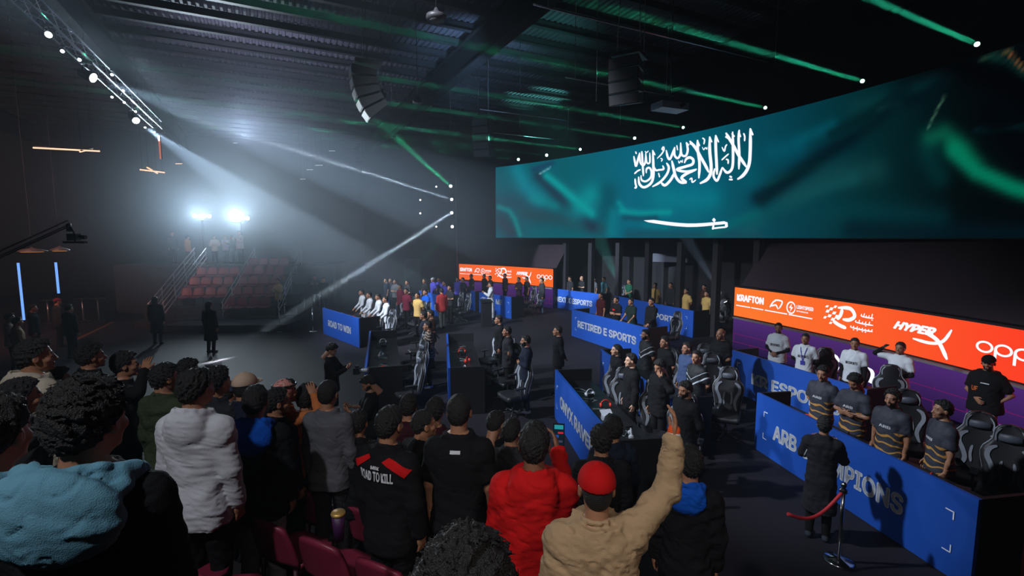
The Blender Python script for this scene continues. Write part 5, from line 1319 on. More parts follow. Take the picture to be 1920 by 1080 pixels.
folk([(679, 544, 215, 'player in white long shirt farthest left at the ROAD TO WIN booth', dict(top=('long', C_['white']), pose=dk, trousers=C_['white'])), (693, 549, 215, 'player in white long shirt second at the ROAD TO WIN booth', dict(top=('long', C_['white']), pose=dk, trousers=C_['white'])),
    (710, 552, 212, 'player in white long shirt third at the ROAD TO WIN booth', dict(top=('long', C_['white']), pose={**dk, 'nod': .2}, trousers=C_['white'])), (724, 557, 210, 'player in white long shirt nearest at the ROAD TO WIN booth', dict(top=('long', C_['white']), pose=dk, trousers=C_['white']))], 'players in white at the ROAD TO WIN booth', 'mid')
m_kuf = cloth('white_robe', (215, 216, 222))
folk([(920, 529, 190, 'presenter in long white robe holding cards beside the dark lectern', dict(top=('thobe', m_kuf), pose={'arms': ('phone', 'fold')}, h=1.80, hair='short', shoes=cloth('white_shoe', (210, 212, 220))))], 'presenters', 'mid')
p = atz(912, 612, 0); t = thing('lectern', 'narrow dark lectern in front of the white robed presenter', 'lectern', (p.x, p.y, 0), .3)
MB().box((0, 0, .55), (.42, .32, 1.1)).build('body', m_black, t); MB().box((0, 0, 1.13), (.5, .4, .04), Matrix.Rotation(.2, 3, 'X')).build('top', m_black, t)
RT = folk([(1127, 549, 210, 'player in red trimmed dark jersey leftmost at the RETIRED E SPORTS booth', dict(top=('tee', cloth('darkred', (70, 18, 24))), pose=dn)), (1156, 557, 212, 'player in black shirt with red chest mark at the RETIRED booth', dict(top=('tee', C_['black']), pose=fo)),
    (1184, 561, 210, 'player in green tinged dark shirt bending over the RETIRED booth desk', dict(top=('tee', cloth('darkgreen', (24, 40, 36))), pose=dk)), (1222, 559, 205, 'tall player in black jacket with a badge at the right end of the RETIRED booth', dict(top=('jacket', C_['black']), pose={'arms': ('desk', 'down'), 'turn': .2}, h=1.84))], 'players at the RETIRED E SPORTS booth', 'mid')
on_person(RT[1][0], RT[1][1], '', 'chest_mark', C_['red'], 0, 0, 0, 0, False, poly=[((-.06, 1.26), (.06, 1.26), (.05, 1.32), (-.05, 1.32))])
folk([(1229, 531, 215, 'player in gold jersey leftmost of the gold jerseys', dict(top=('jersey', C_['tan']), pose=bk)), (1258, 530, 215, 'person in black hooded jacket between the gold jerseys', dict(top=('hoodie', C_['charcoal']), pose=dn, h=1.8)),
    (1287, 541, 210, 'player in gold jersey with hands behind, middle of the gold jerseys', dict(top=('jersey', C_['tan']), pose=bk)), (1321, 534, 210, 'dark clothed person behind the rightmost gold jersey', dict(top=('tee', C_['brown']), pose=bk)), (1326, 546, 205, 'player in gold jersey with a badge, rightmost of the gold jerseys', dict(top=('jersey', C_['tan']), pose=bk))], 'players in gold jerseys', 'far')
folk([(1069, 519, 215, 'player leftmost behind the NEXT X ESPORTS booth, dark shirt', dict(top=('tee', C_['charcoal']), pose=dn)), (1091, 518, 210, 'bald player in white striped black shirt behind the NEXT X booth', dict(top=('tee', C_['charcoal']), pose=fo, hair=None, skin=3)),
    (1114, 520, 215, 'player in pale grey shirt behind the NEXT X booth', dict(top=('tee', C_['grey']), pose=dn)), (1133, 520, 210, 'player in teal lit shirt at the right end of the NEXT X booth', dict(top=('tee', cloth('teal', (60, 100, 110))), pose=dn)), (1180, 524, 205, 'person in dark shirt standing behind the floor uplight', dict(top=('tee', C_['green']), pose=cl))], 'players at the NEXT X ESPORTS booth', 'far')  # right end player: teal light is put into the shirt colour
nm = ['leftmost under the KRAFTON mark', 'second along the far orange wall', 'third along the far orange wall', 'fourth along the far orange wall, taller', 'fifth along the far orange wall', 'sixth along the far orange wall', 'seventh along the far orange wall']
folk([(u, v, 210 + 4 * (k % 3), 'dark dressed player standing %s' % nm[k], dict(top=(['tee', 'jacket'][k % 2], [C_['charcoal'], C_['black'], cloth('dimplum', (50, 36, 50))][k % 3]), pose=[dn, bk, fo][k % 3], h=1.74 + .03 * (k == 3))) for k, (u, v) in enumerate([(884, 514), (908, 514), (919, 517), (947, 513), (957, 513), (973, 520), (988, 519)])], 'dark dressed players before the far orange wall', 'far')
folk([(1016, 521, 200, 'person in dark jacket and pale jeans at the right end of the far orange wall', dict(top=('jacket', C_['charcoal']), trousers=C_['jean'], pose=dn, h=1.86))], 'players by the far wall', 'far')
rows = [(724, 522, 'navy', 'pair of navy shirts, left one of the pair'), (733, 522, 'navy', 'pair of navy shirts, right one of the pair'), (741, 524, 'grey', 'behind the navy pair'), (750, 533, 'maroon', 'in maroon, left of two'), (762, 541, 'maroon', 'in maroon, nearer of two'), (764, 526, 'charcoal', 'pale faced behind the maroon shirts'),
        (796, 523, 'black', 'with a white mark, left of the violet shirts'), (812, 521, 'violet', 'in violet with white cap'), (823, 520, 'violet', 'in violet, middle'), (833, 527, 'violet', 'in violet, right'), (783, 549, 'tan', 'in ochre in front of the BA booth'), (798, 543, 'blue', 'in bright blue behind the BA booth'), (858, 520, 'violet', 'in violet shirt near the orange wall'), (868, 521, 'navy', 'in navy right beside the lone violet shirt'), (843, 535, 'charcoal', 'in dark shirt right of the BA booth')]
folk([(u, v, 215 + (k * 37) % 25, 'far player ' + l, dict(top=('tee', C_[c]), pose=[dn, bk, fo][k % 3], cap=C_['white'] if 'cap' in l else None)) for k, (u, v, c, l) in enumerate(rows)], 'far players left of the orange wall', 'far')
folk([(828, 541, 120, 'person in red jacket and grey trousers walking past the BA booth', dict(top=('jacket', cloth('dullred', (150, 44, 44))), trousers=cloth('greypant2', (120, 124, 120)), pose={**dn, 'step': .12}))], 'passers by', 'far')
# the orange panel on the camouflage player
on_person(L3[2][0], L3[2][1], '', 'side_panel', C_['red'], 0, 0, 0, 0, False, poly=[((-.10, .84), (.02, .84), (.02, 1.10), (-.08, 1.10))])

# ------------------------------------------------------------------ photographers in the pit
m_cam = mat('camera_black', (.012, .012, .014), .4); m_cgl = mat('camera_grey', srgb(150, 155, 165), .35)
def camera_rig(p, rz, label, big=1.0, lens=m_cam):
    t = thing('camera', label, 'camera', tuple(p), rz)
    MB().box((0, 0, 0), (.15 * big, .10 * big, .11 * big)).build('body', m_cam, t); MB().box((0, 0, .07 * big), (.06 * big, .06 * big, .04 * big)).build('viewfinder', m_cam, t)
    MB().lathe([(.035 * big, 0), (.037 * big, .06 * big), (.042 * big, .12 * big), (.042 * big, .16 * big), (.03 * big, .16 * big)], (0, .04 * big, 0), 18, Matrix.Rotation(-math.pi / 2, 3, 'X')).build('lens', lens, t)
    MB().box((0, -.053 * big, 0), (.09 * big, .006, .06 * big)).build('screen', emis('cam_screen', srgb(50, 60, 70), .6), t)
    return t
rt, tp, J = folk([(620, 646, 5, 'photographer in dark clothes with bushy black hair looking down at a white lens camera', dict(top=('long', C_['black']), pose={'arms': ('camera', 'camera'), 'nod': .55}, hair='curly', skin=3))], 'photographers in the pit', 'mid')[0]
p = Vector(rt.location) + Vector((.52, .0, 1.20)); camera_rig(p, -math.pi / 2, 'camera with pale lens held by the bushy haired photographer', 1.15, m_cgl)
rt, tp, J = folk([(692, 706, 200, 'bearded cameraman in black T shirt looking down at his video camera', dict(top=('tee', C_['black']), pose={'arms': ('camera', 'camera'), 'nod': .6}, beard=True, skin=1, trousers=C_['black']))], 'photographers in the pit', 'mid')[0]
p = Vector(rt.location) + Vector((-.47, -.17, 1.16)); camera_rig(p, 1.9, 'black video camera held by the bearded cameraman', 1.6, m_cam)
# long dark coat, seen from behind
coat = folk([(1547, 783, 55, 'person in long dark coat seen from behind before the ARB CHAMPIONS panel', dict(top=('coat', cloth('coat', (34, 34, 40))), pose={'arms': ('phone', 'phone')}, hair='medium', h=1.62, shoes=cloth('dark_trainer', (50, 54, 64))))], 'stage staff', 'mid')
on_person(coat[0][0], coat[0][1], '', 'sleeve_stripe', m_prt, 0, 0, 0, 0, True, poly=[((-.235, 1.10), (-.223, 1.10), (-.18, 1.26), (-.192, 1.26))])
# people walking on the left floor
folk([(290, 557, 100, 'figure in black standing alone on the left floor', dict(top=('coat', C_['black']), pose=dn, hair='long')), (391, 566, 80, 'figure in black nearer the far stand on the left floor', dict(top=('coat', C_['black']), pose=dn, hair='long')),
      (106, 560, 60, 'dark figure in a cap under the shorter blue tube', dict(top=('jacket', C_['charcoal']), pose=dn, cap=C_['maroon'])), (60, 572, 30, 'dark figure left of the capped figure', dict(top=('jacket', C_['black']), pose=dn)), (128, 572, 80, 'dark figure right of the capped figure', dict(top=('jacket', C_['black']), pose=dn)),
      (16, 588, 45, 'person in cream top at the far left edge', dict(top=('tee', C_['cream']), pose=dn, skin=2)), (30, 596, 55, 'person in tan top beside the cream top at the far left', dict(top=('tee', C_['beige']), pose=dn, skin=1))], 'people on the left floor', 'far')

# ================================================================== TIERED STANDS AND THE NEAR CROWD
TD = Vector((.44, .898, 0)).normalized(); TR = Vector((TD.y, -TD.x, 0))      # downhill direction, along the rows
def tier_z(s): return max(0.0, 1.92 - .35 * (.8 * math.floor(s / .8) + .4))
m_riser = mat('riser_carpet', (.012, .011, .014), .9, var=.3, bump=.2, bscale=120)
b = MB(); k = 0
for q in range(-4, 7):
    z = tier_z(q * .8 + .4)
    if z < .06: continue
    c = TD * (q * .8 + .4) + TR * -.6
    b = MB(); b.box((c.x, c.y, z / 2), (12.5, .8, z), rotx(TR)); i += 1
    tag(b.build('trim_%d' % i, m_riser), None, None, None, 'structure')
m_seat = mat('seat_maroon', srgb(128, 40, 64), .4, var=.1); m_shell = mat('seat_shell', srgb(60, 18, 34), .5)
def make_seat(w=.46):
    t = thing('stadium_seat', 'x', 'seat')
    def shell(fn, nu, nv, th, axis):
        vs = [fn(a_ / (nu - 1) * 2 - 1, b_ / (nv - 1)) for a_ in range(nu) for b_ in range(nv)]; k_ = len(vs)
        vs += [v_ + axis * th for v_ in vs]
        fs = [[a_ * nv + b_, (a_ + 1) * nv + b_, (a_ + 1) * nv + b_ + 1, a_ * nv + b_ + 1] for a_ in range(nu - 1) for b_ in range(nv - 1)]
        fs += [[q_ + k_ for q_ in f_][::-1] for f_ in fs[:(nu - 1) * (nv - 1)]]
        rim = [a_ * nv for a_ in range(nu)] + [(nu - 1) * nv + b_ for b_ in range(1, nv)] + [a_ * nv + nv - 1 for a_ in range(nu - 2, -1, -1)] + [b_ for b_ in range(nv - 2, 0, -1)]
        fs += [[rim[q_], rim[q_] + k_, rim[(q_ + 1) % len(rim)] + k_, rim[(q_ + 1) % len(rim)]] for q_ in range(len(rim))]
        b = MB(); b.add(vs, fs, 0, True); return b
    rr = lambda u, v: (1 - .10 * (abs(u) > .9) * (v > .85) - .08 * (v > .97) * (abs(u) > .6))
    shell(lambda u, v: Vector((u * w / 2 * (1 - .12 * max(0, v - .75) / .25 * abs(u)), -.16 + .40 * v * rr(u, v), .43 + .03 * u * u - .02 * v + .02 * (1 - v) ** 2)), 11, 9, -.035, Vector((0, 0, 1))).build('seat', m_seat, t)
    shell(lambda u, v: Vector((u * w / 2 * (1 - .22 * v ** 3), -.18 - .09 * v + .03 * u * u, .46 + .38 * v * (1 - .10 * u * u * v))), 11, 9, -.03, Vector((0, 1, .1))).build('backrest', m_seat, t)
    for s_ in (-1, 1): b = MB(); b.tube([(s_ * w * .4, -.17, .0), (s_ * w * .4, -.17, .43)], .018, 8); b.box((s_ * w * .4, -.12, .01), (.05, .2, .02)); b.box((s_ * w * .4, .0, .395), (.03, .30, .03)); b.build('bracket', m_shell, t)
    return t
SEAT = make_seat(); first = [True]
def seat(pos, rz, label, group, sc=1.0):
    if first[0]: c = SEAT; first[0] = False
    else: c = copy_tree(SEAT)
    c.location = pos; c.rotation_euler = (0, 0, rz); c['label'] = label; c['group'] = group; c.scale = (sc, sc, sc); return c
row_nm = {0: 'nearest row', 1: 'second row', 2: 'third row', 3: 'fourth row', 4: 'fifth row'}
TRZ = math.atan2(TD.y, TD.x) - math.pi / 2
for q in range(1, 6):
    s = q * .8 + .16; z = tier_z(s); n_ = 0
    for c_ in range(-9, 6):
        t_ = -.25 + c_ * .54 + .1 * q
        p = TD * s + TR * t_
        if p.y < .6: continue
        u_ = 960 + FPX * p.x / p.y
        if u_ < 150 or u_ > 1180: continue
        n_ += 1
        seat((p.x, p.y, z + .012), TRZ, 'maroon seat in the %s of the near stand, %s from the left' % (row_nm[q - 1], ['first', 'second', 'third', 'fourth', 'fifth', 'sixth', 'seventh', 'eighth', 'ninth', 'tenth', 'eleventh', 'twelfth', 'next'][min(n_ - 1, 12)]), 'maroon seats of the near stand')

m_gold = mat('gold_lid', srgb(200, 160, 90), .35, .5)
p = atd(634, 962, 2.55); zc = p.z - .16
t = thing('paper_cup', 'dark purple cup with a gold lid standing on a maroon seat back', 'cup', (p.x, p.y, zc))
MB().lathe([(.026, 0), (.036, .15)], (0, 0, 0), 20).build('cup', mat('cup_purple', srgb(60, 24, 70), .5), t); MB().lathe([(.038, .15), (.040, .158), (.036, .168), (.001, .168)], (0, 0, 0), 20).build('lid', m_gold, t)

def crowd(u, v, d, hd, lab, **kw):
    """someone standing in the near stand; (u, v) head top, d distance"""
    r = ray(u, v); x, y, zh = r.x * d, r.y * d, CAM_H + r.z * d
    s = Vector((x, y)).dot(Vector((TD.x, TD.y))); z = tier_z(s); h = (zh - z) / 1.006
    if h < 1.58: z -= 1.60 - h; h = 1.60; z = max(z, 0)
    if h > 1.92: h = 1.90; z = zh - 1.91
    res = kw.pop('res', 'near')
    return person((x, y, z), D_(hd), lab, h=h, res=res, group='spectators in the near stand', **kw)
crowd(868, 1030, .98, 78, 'curly black haired head at the bottom edge, nearest to the camera', top=('tee', C_['black']), hair='bigcurl', pose=dn)
crowd(152, 716, 1.42, 96, 'curly haired spectator with wide light blue hood over black jacket at lower left', top=('jacket', C_['black']), hair='curly', hood=False, hoodmat=C_['lightblue'], hoodbig=1.45, pose={**dn, 'turn': -.1})
crowd(-28, 750, 1.5, 96, 'spectator cut by the left edge, dark hair, pale blue collar', top=('jacket', C_['black']), hair='medium', hood=False, hoodmat=C_['lightblue'], hoodbig=1.1, pose=dn)
crowd(362, 694, 3.2, 86, 'spectator in white hooded sweatshirt with black trousers seen from behind', top=('hoodie', cloth('hoodie_white', (212, 212, 220))), hood=True, hair='medium', pose={**dn, 'turn': -.25, 'fold': .9}, loose=.022)
crowd(476, 724, 3.75, 98, 'spectator in black jacket with bright blue hood and pale trousers', top=('jacket', C_['black']), hair='short', hood=False, hoodmat=C_['blue'], hoodbig=1.15, pose=dn, trousers=C_['greypant'])
rt, tp, J = crowd(727, 764, 3.4, 68, 'spectator in black jacket with red shoulders reading ROAD TO KILL', top=('jacket', C_['black']), hair='short', pose={**dn, 'fold': .5})
on_person(rt, tp, 'ROAD TO KILL', 'back_lettering', m_prt, -.15, .12, 1.29, 1.36, True, bold=.03, out=.014)
on_person(rt, tp, 'MBK', 'back_lettering', m_prt, -.05, .02, 1.372, 1.395, True, bold=.03, out=.014)
on_person(rt, tp, '', 'shoulder_patch', C_['red'], 0, 0, 0, 0, True, poly=[((.03, 1.425), (.19, 1.33), (.235, 1.385), (.075, 1.455))], out=.008)
on_person(rt, tp, '', 'shoulder_patch', C_['red'], 0, 0, 0, 0, True, poly=[((-.07, 1.435), (-.19, 1.35), (-.225, 1.39), (-.09, 1.455))], out=.008)
rt, tp, J = crowd(860, 740, 3.5, 84, 'spectator in black T shirt with a small white label below the bare neck', top=('tee', C_['black']), hair='fade', pose=dn, skin=1, heavy=.01)
on_person(rt, tp, '', 'neck_label', m_prt, 0, 0, 0, 0, True, poly=[((-.035, 1.395), (.035, 1.395), (.035, 1.418), (-.035, 1.418))])
rt, tp, J = crowd(1002, 795, 2.85, 82, 'spectator in bright red hooded jacket and jeans holding up a phone', top=('hoodie', C_['red']), hood=True, hair='short', pose={'arms': ('down', ((.02, .80, -.50), (-.22, .50, .75))), 'fold': 1.0}, loose=.030, trousers=C_['jean'], heavy=.012, skin=2)
sh, el, wr, fo_ = J['R']; kk = rt.scale[0]; W = rt.matrix_basis @ Vector((wr + unit(fo_) * .11).tolist())
t = thing('mobile_phone', 'phone held up by the spectator in red, its screen showing the stage', 'phone', tuple(W), D_(82) - math.pi / 2)
t.location = t.location + Vector((.03, .0, -.04)); MB().box((0, .01, .03), (.078, .009, .155)).build('body', m_cam, t)
b = MB(); sc_ = [((0, .03), (.070, .145), srgb(14, 30, 40)), ((0, .085), (.060, .030), srgb(40, 140, 150)), ((.012, .045), (.036, .012), srgb(190, 40, 50)), ((-.015, .02), (.030, .02), srgb(30, 70, 150)), ((.01, -.015), (.03, .015), srgb(60, 60, 80))]
for q, ((x, z), (w_, h_), c_) in enumerate(sc_): b.box((x, .0045 - .0006 * q, z), (w_, .001, h_), None, q)
b.build('screen', [emis('phone_pic_%d' % q, c_[2], 1.0) for q, c_ in enumerate(sc_)], t)
rt, tp, J = crowd(1120, 872, 2.2, 88, 'spectator in red cap and tan jacket with frayed cuffs raising the right arm', top=('jacket', C_['beige']), hair='short', cap=cloth('red_cap', (190, 16, 18)), pose={'arms': ('down', ((.62, .30, .55), (.10, .15, 1))), 'fold': 1.2}, loose=.030, trousers=C_['greypant'], heavy=.008, skin=1)
sh, el, wr, fo_ = J['R']; z_ = unit(fo_)
f = Field(wr - .12, wr + .12, .006); f.cap(wr - z_ * .04, wr + z_ * .010, .037, .035, .004); V, Q = f.mesh(); link('cuff', np_mesh('cuff', V, Q, [C_['white']]), rt)
f = Field(wr - .12, wr + .12, .005); f.cap(wr + z_ * .020, wr + z_ * .036, .031, .031, .003); V, Q = f.mesh(); link('wristband', np_mesh('wristband', V, Q, [cloth('band', (235, 90, 40))]), rt)
f = Field(wr - .15, wr + .12, .006); f.cap(wr - z_ * .085, wr - z_ * .055, .050, .052, .004); f.noise(.008, .02, 4); V, Q = f.mesh(); link('frayed_cuff', np_mesh('frayed_cuff', V, Q, [C_['beige']]), rt)
crowd(613, 714, 4.3, 82, 'spectator in grey sweater seen from behind near the cameraman', top=('long', C_['grey']), hair='fade', pose=dn, h=None) if False else None
crowd(613, 714, 4.3, 82, 'spectator in grey sweater seen from behind near the cameraman', top=('long', C_['grey']), hair='fade', pose=dn, trousers=C_['charcoal'])
crowd(58, 638, 3.9, 66, 'spectator in cream hooded top looking right at the far left', top=('hoodie', C_['cream']), hood=True, hair='medium', pose={**dn, 'turn': -.35}, loose=.025)
crowd(165, 645, 4.6, 66, 'curly haired spectator in black behind the cream hooded top', top=('jacket', C_['black']), hair='curly', pose={**dn, 'turn': -.2})
crowd(229, 660, 4.9, 40, 'spectator saluting with open right hand, black clothes, at the left', top=('long', C_['black']), hair='medium', pose={'arms': ('down', 'salute'), 'turn': -.1})
crowd(304, 683, 4.4, 76, 'spectator in olive jacket with dark sleeves', top=('jacket', C_['olive']), hair='medium', pose={**dn, 'turn': -.3})
crowd(349, 675, 5.0, 62, 'dark haired spectator in black behind the white hooded sweatshirt', top=('jacket', C_['black']), hair='curly', pose=dn)
crowd(402, 690, 4.3, 66, 'spectator in black just right of the white hooded head', top=('jacket', C_['charcoal']), hair='curly', pose=dn)
crowd(456, 700, 4.3, 74, 'spectator in beige baseball cap seen from behind', top=('jacket', C_['navy']), hair='short', cap=cloth('beige_cap', (200, 172, 150)), pose=dn)
crowd(428, 716, 5.0, 70, 'spectator in navy with grey cap between the curly head and the beige cap', top=('jacket', C_['navy']), hair='short', cap=cloth('grey_cap', (60, 72, 96)), pose=dn)
# keffiyeh
rt, tp, J = crowd(531, 712, 4.5, 60, 'man in red and white headscarf with black cord raising an orange lit arm', top=('long', cloth('orange_lit', (190, 110, 60))), hair='short', pose={'arms': ('down', 'salute'), 'turn': -.2})  # orange light on the arm is put into the shirt colour
f = Field((-.14, -.18, -.26), (.14, .16, .16), .0075); f.ell((0, -.012, .034), (.090, .108, .098), .01); f.cap((0, -.05, 0), (0, -.07, -.17), .088, .10, .03); f.clip(lambda x, y, z: np.minimum(y - .035, .045 - z) + 0 * x); V, Q = f.mesh()
def check_mat():
    m = mat('red_white_scarf', (.6, .5, .5), .9); nt = m.node_tree; ck = nt.nodes.new('ShaderNodeTexChecker'); ck.inputs['Scale'].default_value = 130; ck.inputs[1].default_value = (*srgb(200, 60, 50), 1); ck.inputs[2].default_value = (*srgb(215, 190, 180), 1)
    tc = nt.nodes.new('ShaderNodeTexCoord'); nt.links.new(tc.outputs['Object'], ck.inputs[0]); nt.links.new(ck.outputs[0], nt.nodes['Principled BSDF'].inputs['Base Color']); return m
Rm = head_rot({'turn': -.2}); link('headscarf', np_mesh('headscarf', V @ Rm.T + J['head'], Q, [check_mat()]), rt)
b = MB(); b.tube([Vector(((Rm @ np.array([.096 * math.cos(a), .112 * math.sin(a) - .012, .072])) + J['head']).tolist()) for a in [math.pi * q / 12 for q in range(25)]], .010, 8); b.build('head_cord', m_cam, rt)
crowd(515, 730, 4.2, 62, 'spectator in black between the blue hood and the headscarf', top=('jacket', C_['black']), hair='medium', pose={**dn, 'turn': -.4})
crowd(574, 721, 4.7, 80, 'short haired spectator in black left of the grey sweater', top=('jacket', C_['black']), hair='medium', pose=dn)
crowd(792, 770, 3.9, 50, 'spectator with patterned neck scarf turned to the right', top=('jacket', C_['black']), hair='short', pose={**dn, 'turn': -.4})
crowd(765, 742, 4.9, 85, 'spectator in dark maroon behind the ROAD TO KILL jacket', top=('hoodie', cloth('wine', (52, 16, 26))), hair='medium', pose=dn)
crowd(815, 748, 5.0, 80, 'dark haired spectator in dark wine top left of the bare neck', top=('hoodie', cloth('wine', (52, 16, 26))), hair='medium', pose=dn)
rt, tp, J = crowd(928, 772, 4.9, 60, 'crouching camera helper with a pale grey cloth over one shoulder', top=('tee', C_['black']), hair='short', pose={'arms': ('camera', 'camera'), 'nod': .3})
on_person(rt, tp, '', 'shoulder_cloth', C_['pale'], 0, 0, 0, 0, True, poly=[((-.20, 1.16), (-.02, 1.16), (-.03, 1.42), (-.17, 1.40))], out=.02)
crowd(959, 787, 4.3, 75, 'spectator with short dark hair just left of the red jacket', top=('jacket', C_['charcoal']), hair='short', pose={**dn, 'turn': -.2})
crowd(1128, 800, 4.3, 88, 'dark haired spectator in black directly behind the red cap', top=('jacket', C_['black']), hair='medium', pose=dn)
crowd(1150, 781, 5.1, 100, 'dark haired spectator in navy below the ONYX RAVENS desk', top=('jacket', C_['navy']), hair='medium', pose=dn)
crowd(1292, 838, 3.5, 70, 'spectator in black with bright blue collar right of the raised arm', top=('jacket', C_['black']), hair='medium', hood=False, hoodmat=C_['blue'], hoodbig=.95, pose={**dn, 'turn': .4})
crowd(100, 690, 4.2, 45, 'spectator in black between the cream top and the olive jacket', top=('jacket', C_['black']), hair='medium', pose=dn)
crowd(30, 712, 3.0, 50, 'spectator in dark top below the cream hooded top', top=('jacket', C_['charcoal']), hair='medium', pose=dn)
crowd(670, 770, 4.4, 85, 'spectator in black between the grey sweater and the ROAD TO KILL jacket', top=('jacket', C_['black']), hair='short', pose=dn)
crowd(300, 800, 3.2, 62, 'spectator in black left of the white hooded sweatshirt', top=('jacket', C_['black']), hair='medium', pose=dn) if False else None

# ------------------------------------------------------------------ the far stand under the floodlights
FR = Vector((.985, .17, 0)).normalized(); FD = Vector((-FR.y, FR.x, 0)); FO = atz(432, 612, 0)
m_deckf = mat('stand_deck', srgb(34, 32, 40), .7, var=.2); m_rail = mat('rail_steel', srgb(170, 170, 180), .3, .8)
for q in range(6):
    z = .42 * (q + 1) - .08; i += 1
    c = FO + FD * (q * .8 + .4) + FR * -.6
    w_ = 6.4 if q < 5 else 8.5
    b = MB(); b.box((c.x, c.y, z / 2), (w_, .8, z), rotx(FR)); tag(b.build('trim_%d' % i, m_deckf), None, None, None, 'structure')
b = MB(); c = FO + FD * 6.0 - FR * 1.6; b.box((c.x, c.y, 1.25), (11, 2.4, 2.5), rotx(FR)); i += 1; tag(b.build('trim_%d' % i, m_deckf), None, None, None, 'structure')
frz = math.atan2(-FD.y, -FD.x) - math.pi / 2
cols = ['leftmost', 'second', 'third', 'fourth', 'fifth']
for (blk, f0, nn, q0, q1) in (('right block', -.2, 4, 0, 5), ('left block', -2.3, 4, 1, 4)):
    for q in range(q0, q1):
        z = .42 * (q + 1) - .08
        for c_ in range(nn):
            p = FO + FD * (q * .8 + .45) + FR * (f0 + c_ * .50)
            seat((p.x, p.y, z + .012), frz, 'maroon seat in the %s of the far stand, %s row, %s' % (blk, ['lowest', 'second', 'middle', 'fourth', 'top'][q], cols[c_]), 'maroon seats of the far stand')
for (off, lab) in ((-3.2, 'sloping steel handrail at the left side of the far stand'), (-2.65, 'sloping steel handrail between the left side and the left seats'), (-.30, 'steel handrail in the aisle of the far stand'), (2.0, 'steel handrail at the right side of the far stand')):
    b = MB(); P0 = FO + FR * off - FD * .0; P1 = FO + FR * off + FD * 4.6
    for hz in (.55, .8, 1.05): b.tube([P0 + Vector((0, 0, hz)), P1 + Vector((0, 0, hz + 2.3))], .022, 6)
    t = thing('handrail', lab, 'handrail', (0, 0, 0), 0, 'handrails of the far stand'); b.build('rail', m_rail, t)
    for q in range(5): c = FO + FR * off + FD * (.1 + q * 1.1); zt_ = 2.3 * (.1 + q * 1.1) / 4.6; MB().tube([c + Vector((0, 0, max(.012, .42 * (int((.1 + q * 1.1) / .8) + 1) - .08))), c + Vector((0, 0, zt_ + 1.05))], .022, 6).build('post', m_rail, t)
# front walkway edge to the right of the far stand
p, q_ = atz(470, 628, 0), atz(610, 572, 0)
b = MB(); d_ = (q_ - p).normalized(); mid = (p + q_) / 2 + Vector((-d_.y, d_.x, 0)) * 2.5; b.box((mid.x + 1.2, mid.y, .15), ((q_ - p).length - 1.2, 5.0, .3), rotx(d_)); i += 1; tag(b.build('trim_%d' % i, m_deckf), None, None, None, 'structure')
def far_person(u, v, d, hd, lab, h=1.74, **kw):
    if u < 515:      # stands on whichever step fits the height of the head
        best = None
        for q in range(8):
            zt = .42 * (q + 1) - .08 if q < 6 else 2.5
            p = atz(u, v, zt + h) if zt + h < CAM_H - .05 else atd(u, v, 26.5); e = abs((p - FO).dot(FD) - (q * .8 + .4))
            if best is None or e < best[0]: best = (e, p, zt)
        p = best[1]; z_ = best[2]
        if p.y > 26.4 or z_ >= 2.4: p = atd(u, v, min(p.y, 26.6)); z_ = 2.5; h = min(2.0, max(1.5, p.z - 2.5))
    else:
        z_ = .30; p = atz(u, v, z_ + h)
        if p.y > 27: p = atd(u, v, 27.0); z_ = 0.0
    return person((p.x, p.y, z_), D_(hd), lab, h=h, res='far', group='people on the far stand', **kw)
far_person(449, 432, 25.6, 250, 'man in white shirt standing in the floodlight on the far stand', top=('long', C_['white']), pose={'arms': ('phone', 'down')})
far_person(351, 446, 25.0, 60, 'person in tan jacket seen from behind at the top left of the far stand', top=('puffer', C_['tan']), pose=dn)
far_person(322, 434, 26.0, 330, 'dark figure left of the tan jacket on the far stand', top=('jacket', C_['charcoal']), pose=dn)
far_person(403, 470, 23.4, 300, 'person in cream jacket at the middle of the far stand', top=('puffer', C_['cream']), pose=fo, h=1.5)
far_person(424, 481, 23.0, 280, 'person in pale top right of the cream jacket on the far stand', top=('tee', C_['pale']), pose=ph, h=1.4)
far_person(437, 466, 24.0, 200, 'dark figure by the white shirted man, operating a camera', top=('jacket', C_['charcoal']), pose=ph)
far_person(519, 474, 26.0, 260, 'dark figure behind the right seats of the far stand', top=('jacket', C_['charcoal']), pose=dn)
for k_, (u, v, d, c_, l) in enumerate([(533, 515, 22.5, 'charcoal', 'dark figure standing right of the far seats'), (521, 522, 21.8, 'tan', 'person in tan top beside the lowest far seats'), (567, 497, 23.5, 'grey', 'grey figure bending at the tables right of the far stand'), (590, 515, 24.0, 'charcoal', 'dark figure at the right end of the far tables'), (606, 520, 24.5, 'navy', 'navy figure beyond the ROAD TO WIN booth'), (551, 505, 25.0, 'charcoal', 'dark figure in the middle of the far tables')]):
    far_person(u, v, d, 230 + 20 * k_, l, top=('jacket', C_[c_]), pose=[dn, ph][k_ % 2])
